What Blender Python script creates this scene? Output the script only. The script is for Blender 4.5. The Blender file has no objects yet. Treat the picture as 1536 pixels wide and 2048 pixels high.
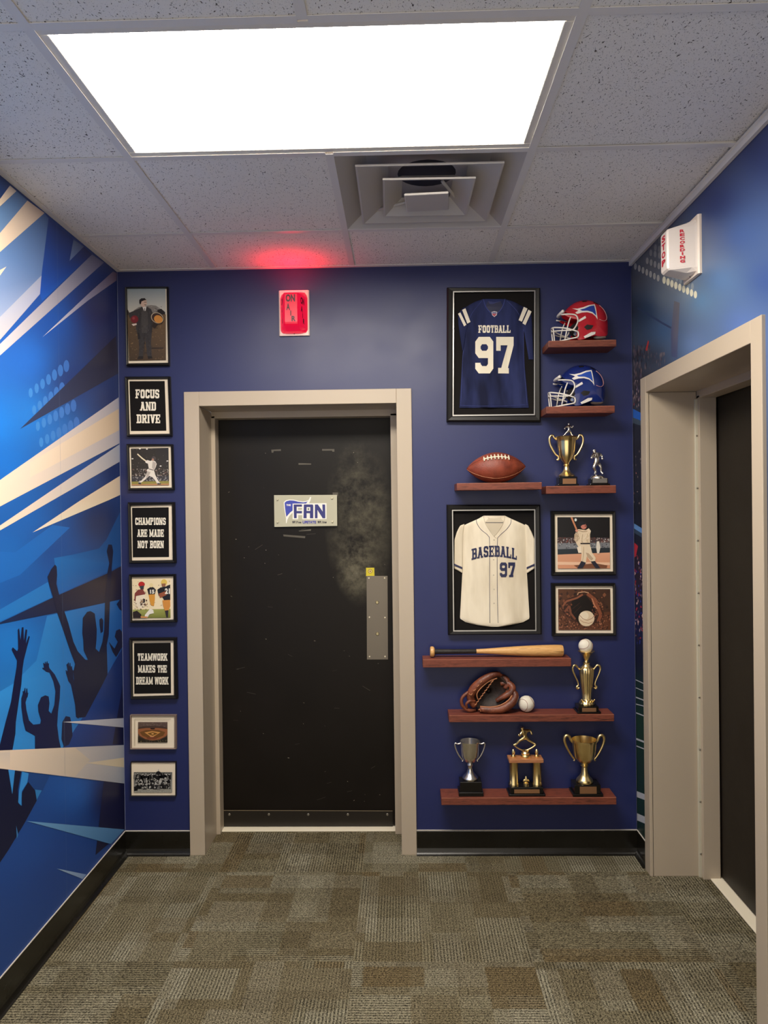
import bpy, bmesh, math, random
import numpy as np
from mathutils import Vector, Matrix
from mathutils.geometry import tessellate_polygon
random.seed(7)
SC = bpy.context.scene
COL = SC.collection

# ------------------------------------------------------------------ camera
F_PX, CAM_H, CAM_D = 1459.16, 1.5411, 3.2363
R_RIGHT = Vector((0.99967, 0.02262, -0.01227))
R_DOWN = Vector((-0.01213, -0.00633, -0.99991))
R_FWD = Vector((-0.02269, 0.99972, -0.00606))
CAM = Vector((0.0, -CAM_D, CAM_H))
cam_d = bpy.data.cameras.new('camera'); cam = bpy.data.objects.new('camera', cam_d); COL.objects.link(cam)
cam_d.sensor_fit = 'HORIZONTAL'; cam_d.sensor_width = 36.0; cam_d.lens = F_PX / 1536 * 36.0
cam_d.clip_start = 0.05
_u, _b = -R_DOWN, -R_FWD
cam.matrix_world = Matrix(((R_RIGHT.x, _u.x, _b.x, CAM.x), (R_RIGHT.y, _u.y, _b.y, CAM.y), (R_RIGHT.z, _u.z, _b.z, CAM.z), (0, 0, 0, 1)))
SC.camera = cam

# ------------------------------------------------------------------ world, exposure, light level
w = bpy.data.worlds.new('world'); SC.world = w; w.use_nodes = True
w.node_tree.nodes['Background'].inputs[0].default_value = (1.0, 0.90, 0.76, 1)
w.node_tree.nodes['Background'].inputs[1].default_value = 1.1
SC.view_settings.view_transform = 'Standard'; SC.view_settings.look = 'None'
SC.view_settings.gamma = 1.0; SC.view_settings.use_curve_mapping = False
SC.view_settings.exposure = 0.5
PANEL_STRENGTH = 24.0          # the troffers' diffusers
SC.cycles.max_bounces = 10; SC.cycles.diffuse_bounces = 8

# ------------------------------------------------------------------ room numbers (metres)
T = 0.6096
XL, XR, H, BB = -1.2531, 1.0281, 2.609, 0.1045
GX, GY = -0.811, -1.0316
YB = -3.75                      # corridor left open behind the camera so the world light fills the ceiling
KPX = 1.0 / F_PX

def ray(px, py): return R_RIGHT * ((px - 768) * KPX) + R_DOWN * ((py - 1024) * KPX) + R_FWD
def at(px, py, ax, v):
    d = ray(px, py); t = (v - CAM[ax]) / d[ax]; return CAM + d * t
def back(px, py, Y=0.0): return at(px, py, 1, Y)
def zm(ox, oy, s): return lambda x, y: (ox + x / s, oy + y / s)

# ------------------------------------------------------------------ materials
def lin(c):
    o = []
    for v in c[:3]:
        v /= 255.0; o.append(v / 12.92 if v <= .04045 else ((v + .055) / 1.055) ** 2.4)
    return (*o, 1.0)
MATS = {}
def mat(name, c=(200, 200, 200), rough=.5, metal=0.0, spec=.5, emit=None, es=0.0, coat=0.0, trans=0.0):
    if name in MATS: return MATS[name]
    m = bpy.data.materials.new(name); m.use_nodes = True; b = m.node_tree.nodes['Principled BSDF']
    b.inputs['Base Color'].default_value = lin(c); b.inputs['Roughness'].default_value = rough
    b.inputs['Metallic'].default_value = metal; b.inputs['Specular IOR Level'].default_value = spec
    b.inputs['Coat Weight'].default_value = coat; b.inputs['Transmission Weight'].default_value = trans
    if emit: b.inputs['Emission Color'].default_value = lin(emit); b.inputs['Emission Strength'].default_value = es
    MATS[name] = m; return m
class NT:
    def __init__(s, m): s.m = m; s.t = m.node_tree; s.b = s.t.nodes['Principled BSDF']
    def n(s, typ, **k):
        nd = s.t.nodes.new(typ)
        for a, v in k.items():
            if a.startswith('i_'): nd.inputs[int(a[2:])].default_value = v
            else: setattr(nd, a, v)
        return nd
    def l(s, a, b): s.t.links.new(a, b)
    def math(s, op, a, b=None, c=None):
        nd = s.n('ShaderNodeMath', operation=op)
        for i, v in enumerate((a, b, c)):
            if v is None: continue
            if hasattr(v, 'links'): s.l(v, nd.inputs[i])
            else: nd.inputs[i].default_value = v
        return nd.outputs[0]
    def ramp(s, fac, stops, interp='LINEAR'):
        r = s.n('ShaderNodeValToRGB'); e = r.color_ramp; e.interpolation = interp
        while len(e.elements) < len(stops): e.elements.new(0.5)
        for el, (p, c) in zip(e.elements, stops): el.position = p; el.color = lin(c) if max(c[:3]) > 1 or len(c) == 3 else c
        s.l(fac, r.inputs[0]); return r.outputs[0]
    def noise(s, vec, scale, detail=2, rough=.5):
        nd = s.n('ShaderNodeTexNoise'); nd.inputs['Scale'].default_value = scale; nd.inputs['Detail'].default_value = detail
        nd.inputs['Roughness'].default_value = rough
        if vec is not None: s.l(vec, nd.inputs['Vector'])
        return nd
    def bump(s, h, strength, dist=.002):
        nd = s.n('ShaderNodeBump'); nd.inputs['Strength'].default_value = strength; nd.inputs['Distance'].default_value = dist
        s.l(h, nd.inputs['Height']); s.l(nd.outputs[0], s.b.inputs['Normal'])
    def mapping(s, vec, scale=(1, 1, 1), rot=(0, 0, 0)):
        nd = s.n('ShaderNodeMapping'); nd.inputs['Scale'].default_value = scale; nd.inputs['Rotation'].default_value = rot
        s.l(vec, nd.inputs['Vector']); return nd.outputs[0]
    def mix(s, fac, a, b, blend='MIX'):
        nd = s.n('ShaderNodeMix', data_type='RGBA', blend_type=blend)
        for i, v in ((0, fac), (6, a), (7, b)):
            if hasattr(v, 'links'): s.l(v, nd.inputs[i])
            else: nd.inputs[i].default_value = v
        return nd.outputs[2]
    def coord(s, k='Object'): return s.n('ShaderNodeTexCoord').outputs[k]

def painted(name, c, rough=.4, bump=.12, scale=60, var=.06, spec=.5):
    if name in MATS: return MATS[name]
    m = mat(name, c, rough, spec=spec); g = NT(m); v = g.coord()
    n = g.noise(v, 2.5, 4); cc = lin(c)
    lo = tuple(x * (1 - var * 2) for x in cc[:3]) + (1,); hi = tuple(min(1, x * (1 + var * 2)) for x in cc[:3]) + (1,)
    g.l(g.mix(n.outputs[0], lo, hi), g.b.inputs['Base Color'])
    g.l(g.math('MULTIPLY_ADD', g.noise(v, 7, 3).outputs[0], .16, rough - .08), g.b.inputs['Roughness'])
    if bump: g.bump(g.noise(v, scale, 2).outputs[0], bump, .002)
    return m
def m_print(rough=.45, name='printed_vinyl'):
    if name in MATS: return MATS[name]
    m = mat(name, rough=rough); g = NT(m)
    a = g.n('ShaderNodeAttribute', attribute_name='Col'); g.l(a.outputs['Color'], g.b.inputs['Base Color']); return m

def m_carpet():
    m = mat('carpet_loop', rough=.95, spec=.1); g = NT(m); v = g.coord()
    rnd = g.n('ShaderNodeObjectInfo').outputs['Random']
    off = g.n('ShaderNodeCombineXYZ')
    g.l(g.math('MULTIPLY', g.math('FLOOR', g.math('MULTIPLY', rnd, 97)), 0.6096), off.inputs[0]); g.l(g.math('MULTIPLY', rnd, 41.7), off.inputs[2])
    va = g.n('ShaderNodeVectorMath', operation='ADD'); g.l(v, va.inputs[0]); g.l(off.outputs[0], va.inputs[1]); v2 = va.outputs[0]
    jit = g.noise(v2, 130, 1); js_ = g.n('ShaderNodeVectorMath', operation='SCALE'); g.l(jit.outputs['Color'], js_.inputs[0]); js_.inputs['Scale'].default_value = .016
    vj = g.n('ShaderNodeVectorMath', operation='ADD'); g.l(v2, vj.inputs[0]); g.l(js_.outputs[0], vj.inputs[1])
    def cell(sx, sy, seed):
        mp = g.n('ShaderNodeMapping'); mp.inputs['Scale'].default_value = (sx, sy, 0.0); mp.inputs['Location'].default_value = (seed, seed * .7, seed * 3.1)
        g.l(vj.outputs[0], mp.inputs['Vector'])
        fl = g.n('ShaderNodeVectorMath', operation='FLOOR'); g.l(mp.outputs[0], fl.inputs[0])
        ad = g.n('ShaderNodeVectorMath', operation='ADD'); g.l(fl.outputs[0], ad.inputs[0])
        cb = g.n('ShaderNodeCombineXYZ'); g.l(g.math('MULTIPLY', rnd, 53.0), cb.inputs[2]); g.l(cb.outputs[0], ad.inputs[1])
        wn = g.n('ShaderNodeTexWhiteNoise', noise_dimensions='3D'); g.l(ad.outputs[0], wn.inputs['Vector']); return wn.outputs['Value']
    a = cell(1 / .2032, 1 / .1524, .3); b = cell(1 / .1016, 1 / .2032, 5.2); c = cell(1 / .3048, 1 / .1016, 9.1)
    ca = g.ramp(a, [(0, (114, 103, 78)), (.25, (134, 127, 104)), (.55, (150, 145, 124)), (.82, (124, 119, 98))], 'CONSTANT')
    cb = g.ramp(b, [(0, (124, 115, 90)), (.3, (152, 146, 125)), (.55, (112, 103, 78)), (.78, (136, 128, 104))], 'CONSTANT')
    base = g.mix(.5, ca, cb)
    brown = g.math('GREATER_THAN', b, .91)
    base = g.mix(g.math('MULTIPLY', brown, .5), base, lin((102, 80, 42)))
    dark = g.math('GREATER_THAN', c, .8)
    base = g.mix(g.math('MULTIPLY', dark, .3), base, lin((92, 82, 62)))
    soft = g.noise(v2, 14, 3); base = g.mix(g.math('MULTIPLY', soft.outputs[0], .35), base, lin((100, 90, 68)))
    # ribs along local Y, broken by the loops
    sx = g.n('ShaderNodeSeparateXYZ'); g.l(v, sx.inputs[0])
    wob = g.noise(v, 90, 2)
    rib = g.math('SINE', g.math('MULTIPLY_ADD', wob.outputs[0], 1.6, g.math('MULTIPLY', sx.outputs[0], 2 * math.pi / .0112)))
    rib = g.math('MULTIPLY_ADD', rib, .5, .5)
    loops = g.noise(g.mapping(v2, (1, .65, 1)), 270, 2, .7).outputs[0]
    amt = g.math('MULTIPLY_ADD', g.math('GREATER_THAN', a, .45), .5, .4)
    hgt = g.math('ADD', g.math('MULTIPLY', g.math('SUBTRACT', rib, .5), amt), g.math('MULTIPLY', g.math('SUBTRACT', loops, .5), 5.2))
    val = g.math('MULTIPLY_ADD', hgt, 1.0, 1.0)
    val = g.math('MAXIMUM', val, .15)
    cb2 = g.n('ShaderNodeCombineColor'); [g.l(val, cb2.inputs[i]) for i in range(3)]
    g.l(g.mix(1.0, base, cb2.outputs[0], 'MULTIPLY'), g.b.inputs['Base Color'])
    g.bump(hgt, .7, .004); return m
def m_ceiling_tile():
    m = mat('mineral_fibre_tile', (226, 222, 216), .95, spec=.1); g = NT(m); v = g.coord('Object')
    rnd = g.n('ShaderNodeObjectInfo').outputs['Location']
    va = g.n('ShaderNodeVectorMath', operation='ADD'); g.l(v, va.inputs[0]); g.l(rnd, va.inputs[1]); v = va.outputs[0]
    wv = g.n('ShaderNodeVectorMath', operation='ADD'); wn = g.noise(v, 9, 2)
    sc = g.n('ShaderNodeVectorMath', operation='SCALE'); g.l(wn.outputs['Color'], sc.inputs[0]); sc.inputs['Scale'].default_value = .09
    g.l(v, wv.inputs[0]); g.l(sc.outputs[0], wv.inputs[1])
    fis = g.noise(g.mapping(wv.outputs[0], (1.0, .5, 1), (0, 0, .6)), 250, 1.0).outputs[0]
    pin = g.noise(v, 420, 1).outputs[0]
    f1 = g.ramp(fis, [(.285, (100, 94, 90)), (.345, (255, 255, 255))]); f2 = g.ramp(pin, [(.25, (120, 116, 112)), (.33, (255, 255, 255))])
    col = g.mix(1.0, g.mix(1.0, lin((246, 242, 236)), f1, 'MULTIPLY'), f2, 'MULTIPLY')
    g.l(col, g.b.inputs['Base Color']); g.bump(g.math('MINIMUM', f1, f2), .5, .003); return m
def m_wood(name, c1, c2, scale=1.0, rough=.5, axis=0):
    if name in MATS: return MATS[name]
    m = mat(name, c1, rough); g = NT(m); v = g.coord()
    s = [14, 14, 14]; s[axis] = 1.6
    mp = g.mapping(v, tuple(x * scale for x in s))
    a = g.noise(mp, 4, 5, .65).outputs[0]; b = g.noise(mp, 16, 3).outputs[0]
    f = g.math('ADD', g.math('MULTIPLY', a, .7), g.math('MULTIPLY', b, .3))
    g.l(g.ramp(f, [(.3, c1), (.52, c2), (.7, tuple(int(x * .8) for x in c1))]), g.b.inputs['Base Color'])
    g.bump(f, .25, .002); return m
def m_door_black():
    m = mat('scuffed_black_paint', (34, 29, 24), .42, spec=.25); g = NT(m); v = g.coord()
    n = g.noise(v, 3.2, 5, .6).outputs[0]; n2 = g.noise(v, 40, 4, .7).outputs[0]
    sx = g.n('ShaderNodeSeparateXYZ'); g.l(v, sx.inputs[0])
    # greasy hand smudge beside the push plate
    def blob(x, z, rx, rz):
        dx = g.math('DIVIDE', g.math('SUBTRACT', sx.outputs[0], x), rx); dz = g.math('DIVIDE', g.math('SUBTRACT', sx.outputs[2], z), rz)
        d = g.math('ADD', g.math('MULTIPLY', dx, dx), g.math('MULTIPLY', dz, dz)); return g.math('MAXIMUM', g.math('SUBTRACT', 1, d), 0)
    sm = g.math('MULTIPLY', g.math('ADD', blob(-.20, 1.48, .17, .42), blob(-.22, 1.24, .1, .15)), g.ramp(g.noise(v, 9, 6, .7).outputs[0], [(.38, (0, 0, 0)), (.62, (255, 255, 255))]))
    sm = g.math('MULTIPLY', sm, g.math('MULTIPLY_ADD', n2, 1.2, .1))
    base = g.mix(n, lin((14, 10, 7)), lin((24, 18, 13)))
    g.l(g.mix(g.math('MULTIPLY', sm, .62), base, lin((118, 112, 92))), g.b.inputs['Base Color'])
    g.l(g.math('MULTIPLY_ADD', n, .25, .3), g.b.inputs['Roughness']); g.bump(n2, .06, .002); return m
def m_leather(name, c1, c2, rough=.45, scale=220):
    if name in MATS: return MATS[name]
    m = mat(name, c1, rough); g = NT(m); v = g.coord()
    n = g.noise(v, 25, 4).outputs[0]; g.l(g.ramp(n, [(.35, c1), (.68, c2)]), g.b.inputs['Base Color'])
    vo = g.n('ShaderNodeTexVoronoi'); vo.inputs['Scale'].default_value = scale; g.l(v, vo.inputs['Vector'])
    g.bump(vo.outputs['Distance'], .35, .002); return m
def m_cloth(name, c, dark, rough=.8):
    if name in MATS: return MATS[name]
    m = mat(name, c, rough, spec=.2); g = NT(m); v = g.coord()
    n = g.noise(g.mapping(v, (9, 9, 2.2)), 1.6, 3).outputs[0]
    g.l(g.ramp(n, [(.35, dark), (.62, c)]), g.b.inputs['Base Color'])
    g.bump(g.noise(v, 900, 1).outputs[0], .15, .001); return m

WALL = painted('navy_wall_paint', (26, 36, 88), .44, .10, 45, .05, spec=.58)
BEIGE = painted('taupe_frame_paint', (184, 169, 149), .38, .05, 90, .02)
BLACKRUB = painted('black_vinyl_base', (20, 18, 14), .27, .03, 30, .08)
WHITE = mat('white_enamel', (232, 226, 216), .4)
TEE = mat('tee_grid_enamel', (232, 228, 224), .45)
PRINT = m_print(); GLOSSP = m_print(.35, 'photo_paper')
CARPET = m_carpet(); TILE = m_ceiling_tile(); DOORM = m_door_black()
STEEL = mat('brushed_steel', (150, 145, 135), .36, .9); CHROME = mat('chrome', (225, 225, 222), .12, 1.0)
FRAMEB = mat('black_frame_lacquer', (20, 18, 17), .42, spec=.35); SILVERL = mat('silver_fillet', (190, 188, 184), .3, .8)
MATB = mat('cream_mat_board', (232, 218, 196), .8); BLACKP = mat('black_poster_paper', (18, 16, 16), .8, spec=.2)
CREAMINK = mat('cream_ink', (236, 228, 210), .7)
SHELFW = m_wood('reddish_shelf_wood', (72, 32, 22), (128, 66, 48)); SHELFE = m_wood('lighter_shelf_edge', (150, 92, 72), (176, 112, 88))
GOLD = mat('polished_gold', (255, 228, 164), .28, 1.0); SILV = mat('polished_silver', (240, 236, 230), .24, 1.0)
BLKGLOSS = mat('black_gloss_base', (14, 12, 12), .2)
BRASSP = mat('brass_nameplate', (172, 128, 92), .35, .7)
BALLW = m_leather('white_ball_leather', (226, 218, 200), (236, 230, 216), .6, 300); STITCH = mat('faded_red_stitch', (150, 96, 78), .7)

# ------------------------------------------------------------------ mesh helpers
def mesh_obj(name, verts, faces, m, parent=None, smooth=False, loc=None, cols=None):
    me = bpy.data.meshes.new(name); me.from_pydata([tuple(v) for v in verts], [], faces); me.update()
    if m is not None:
        for mm in (m if isinstance(m, (list, tuple)) else [m]): me.materials.append(mm)
    if cols is not None:
        ca = me.color_attributes.new('Col', 'FLOAT_COLOR', 'POINT')
        ca.data.foreach_set('color', np.array(cols, dtype=np.float32).ravel())
    if smooth: me.polygons.foreach_set('use_smooth', [True] * len(me.polygons))
    o = bpy.data.objects.new(name, me); COL.objects.link(o)
    if parent: o.parent = parent
    if loc: o.location = loc
    return o
def empty(name, loc=(0, 0, 0)):
    o = bpy.data.objects.new(name, None); COL.objects.link(o); o.location = loc; o.empty_display_size = .05; return o
def tag(o, label=None, cat=None, group=None, kind=None):
    if label: o['label'] = label
    if cat: o['category'] = cat
    if group: o['group'] = group
    if kind: o['kind'] = kind
    return o
def fix_normals(o):
    bm = bmesh.new(); bm.from_mesh(o.data); bmesh.ops.recalc_face_normals(bm, faces=bm.faces); bm.to_mesh(o.data); bm.free(); return o
def boxes(name, bl, m, parent=None, bevel=0.0, origin=None, seg=2, mi=None):
    """bl: list of (x0,x1,y0,y1,z0,z1); one mesh"""
    bm = bmesh.new(); ox, oy, oz = origin or (0, 0, 0)
    for i, (x0, x1, y0, y1, z0, z1) in enumerate(bl):
        vs = [bm.verts.new((x - ox, y - oy, z - oz)) for x in (x0, x1) for y in (y0, y1) for z in (z0, z1)]
        for f in ((0, 1, 3, 2), (4, 6, 7, 5), (0, 4, 5, 1), (2, 3, 7, 6), (0, 2, 6, 4), (1, 5, 7, 3)):
            fc = bm.faces.new([vs[k] for k in f])
            if mi: fc.material_index = mi[i]
    bmesh.ops.recalc_face_normals(bm, faces=bm.faces)
    if bevel > 0: bmesh.ops.bevel(bm, geom=list(bm.edges), offset=bevel, segments=seg, profile=.5, affect='EDGES', clamp_overlap=True)
    me = bpy.data.meshes.new(name); bm.to_mesh(me); bm.free()
    for mm in (m if isinstance(m, (list, tuple)) else [m]): me.materials.append(mm)
    o = bpy.data.objects.new(name, me); COL.objects.link(o)
    if parent: o.parent = parent
    if origin: o.location = origin
    return o
def lathe(name, prof, m, parent=None, seg=32, center=(0, 0, 0), axis='Z', flute=None, smooth=True):
    vs, fs = [], []; n = len(prof)
    for j in range(seg):
        a = 2 * math.pi * j / seg
        for (r, z) in prof:
            rr = r * (1 + flute[1] * math.cos(flute[0] * a)) if flute else r
            p = (rr * math.cos(a), rr * math.sin(a), z) if axis == 'Z' else (z, rr * math.cos(a), rr * math.sin(a))
            vs.append((p[0] + center[0], p[1] + center[1], p[2] + center[2]))
    for j in range(seg):
        for i in range(n - 1):
            a, b = j * n + i, ((j + 1) % seg) * n + i; fs.append((a, b, b + 1, a + 1))
    fs.append(tuple(j * n for j in range(seg))[::-1]); fs.append(tuple(j * n + n - 1 for j in range(seg)))
    o = mesh_obj(name, vs, fs, m, parent, smooth); fix_normals(o)
    if smooth:
        md = o.modifiers.new('split', 'EDGE_SPLIT'); md.split_angle = math.radians(40)
    return o
def smoothpath(pts, k=4):
    P = [Vector(p) for p in pts]; out = []
    for i in range(len(P) - 1):
        p0, p1, p2, p3 = P[max(i - 1, 0)], P[i], P[i + 1], P[min(i + 2, len(P) - 1)]
        for j in range(k):
            t = j / k; out.append(.5 * ((2 * p1) + (p2 - p0) * t + (2 * p0 - 5 * p1 + 4 * p2 - p3) * t * t + (3 * p1 - p0 - 3 * p2 + p3) * t ** 3))
    out.append(P[-1]); return out
def tube_geo(pts, r, seg=8, smooth=0, flat=1.0):
    rs = r if isinstance(r, (list, tuple)) else [r] * len(pts)
    if smooth:
        q = smoothpath([(*p, ) for p in pts], smooth); idx = np.linspace(0, len(pts) - 1, len(q)); rs = list(np.interp(idx, range(len(rs)), rs)); pts = q
    pts = [Vector(p) for p in pts]; vs, fs = [], []; prev = None
    for i, p in enumerate(pts):
        t = (pts[min(i + 1, len(pts) - 1)] - pts[max(i - 1, 0)])
        t = t.normalized() if t.length > 1e-9 else Vector((0, 0, 1))
        if prev is None:
            a = Vector((0, 1, 0)) if abs(t.y) < .9 else Vector((1, 0, 0)); prev = (a - t * a.dot(t)).normalized()
        else:
            prev = prev - t * prev.dot(t); prev = prev.normalized() if prev.length > 1e-9 else Vector((1, 0, 0))
        b = t.cross(prev)
        for j in range(seg):
            a = 2 * math.pi * j / seg; vs.append(p + prev * (math.cos(a) * rs[i] * flat) + b * (math.sin(a) * rs[i]))
    n = len(pts)
    for i in range(n - 1):
        for j in range(seg): fs.append((i * seg + j, i * seg + (j + 1) % seg, (i + 1) * seg + (j + 1) % seg, (i + 1) * seg + j))
    fs.append(tuple(range(seg))[::-1]); fs.append(tuple((n - 1) * seg + j for j in range(seg)))
    return vs, fs
def tubes(name, lst, m, parent=None):
    """lst of (pts, r, kwargs) joined into one mesh"""
    V, Fc = [], []
    for e in lst:
        v, f = tube_geo(e[0], e[1], **(e[2] if len(e) > 2 else {})); k = len(V); V += v; Fc += [tuple(i + k for i in x) for x in f]
    return fix_normals(mesh_obj(name, V, Fc, m, parent, True))
def ball(name, c, r, m, parent=None, seg=24, rings=14, scale=(1, 1, 1)):
    bm = bmesh.new(); bmesh.ops.create_uvsphere(bm, u_segments=seg, v_segments=rings, radius=r)
    for v in bm.verts: v.co = Vector((v.co.x * scale[0] + c[0], v.co.y * scale[1] + c[1], v.co.z * scale[2] + c[2]))
    me = bpy.data.meshes.new(name); bm.to_mesh(me); bm.free(); me.materials.append(m); me.polygons.foreach_set('use_smooth', [True] * len(me.polygons))
    o = bpy.data.objects.new(name, me); COL.objects.link(o); o.parent = parent; return o
def prism(name, poly, d0, d1, m, mapf, parent=None, bevel=0):
    """poly in 2D mapped by mapf(x,y,depth) -> Vector, extruded d0..d1"""
    n = len(poly); V = [mapf(x, y, d0) for x, y in poly] + [mapf(x, y, d1) for x, y in poly]
    tr = tessellate_polygon([[Vector((x, y, 0)) for x, y in poly]])
    Fc = [tuple(t) for t in tr] + [tuple(i + n for i in t)[::-1] for t in tr] + [(i, (i + 1) % n, (i + 1) % n + n, i + n) for i in range(n)]
    return fix_normals(mesh_obj(name, V, Fc, m, parent))

class Flat:
    """flat printed artwork on a plane; layers are a fifth of a millimetre apart"""
    def __init__(s, mapf, eps=.0002): s.f = mapf; s.e = eps; s.V = []; s.F = []; s.C = []; s.k = 0
    def poly(s, pts, c, layer=None):
        if layer is None: s.k += 1; layer = s.k
        b = len(s.V); cs = c if isinstance(c, list) else [c] * len(pts)
        for (x, y), cc in zip(pts, cs): s.V.append(s.f(x, y, layer * s.e)); s.C.append(lin(cc))
        for t in tessellate_polygon([[Vector((x, y, 0)) for x, y in pts]]): s.F.append(tuple(b + i for i in t))
        return s
    def ell(s, cx, cy, rx, ry, c, n=16, rot=0, layer=None):
        ca, sa = math.cos(rot), math.sin(rot)
        return s.poly([(cx + rx * math.cos(2 * math.pi * i / n) * ca - ry * math.sin(2 * math.pi * i / n) * sa, cy + rx * math.cos(2 * math.pi * i / n) * sa + ry * math.sin(2 * math.pi * i / n) * ca) for i in range(n)], c, layer)
    def line(s, pts, w, c, layer=None):
        if layer is None: s.k += 1; layer = s.k
        for si, ((x0, y0), (x1, y1)) in enumerate(zip(pts[:-1], pts[1:])):
            dx, dy = x1 - x0, y1 - y0; l = math.hypot(dx, dy) or 1; nx, ny = -dy / l * w / 2, dx / l * w / 2
            s.poly([(x0 + nx, y0 + ny), (x1 + nx, y1 + ny), (x1 - nx, y1 - ny), (x0 - nx, y0 - ny)], c, layer + si * .12)
        return s
    def specks(s, x0, x1, y0, y1, n, r, cols, layer=None, sq=1.0):
        if layer is None: s.k += 1; layer = s.k
        for i in range(n):
            x, y = random.uniform(x0, x1), random.uniform(y0, y1); a = random.uniform(.4, 1) * r; b = random.uniform(.4, 1) * r * sq
            cl = lambda u, v: (min(x1, max(x0, u)), min(y1, max(y0, v)))
            s.poly([cl(x - a, y), cl(x, y - b), cl(x + a, y + random.uniform(-.3, .3) * b), cl(x + random.uniform(-.3, .3) * a, y + b)], random.choice(cols), layer + random.random() * .9)
        return s
    def grid(s, x0, x1, y0, y1, nx, ny, fn, layer=0):
        b = len(s.V)
        for j in range(ny + 1):
            for i in range(nx + 1):
                x, y = x0 + (x1 - x0) * i / nx, y0 + (y1 - y0) * j / ny; s.V.append(s.f(x, y, layer * s.e)); s.C.append(lin(fn(x, y)))
        for j in range(ny):
            for i in range(nx): a = b + j * (nx + 1) + i; s.F.append((a, a + 1, a + nx + 2, a + nx + 1))
        return s
    def build(s, name, m, parent=None):
        return mesh_obj(name, s.V, s.F, m, parent, cols=s.C)
def idw(anchors, p=2.2):
    A = np.array([a[:2] for a in anchors], float); Cc = np.array([a[2] for a in anchors], float)
    def f(x, y):
        d = ((A[:, 0] - x) ** 2 + (A[:, 1] - y) ** 2) ** .5 + 4; wt = d ** -p; return tuple((Cc * wt[:, None]).sum(0) / wt.sum())
    return f

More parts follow.
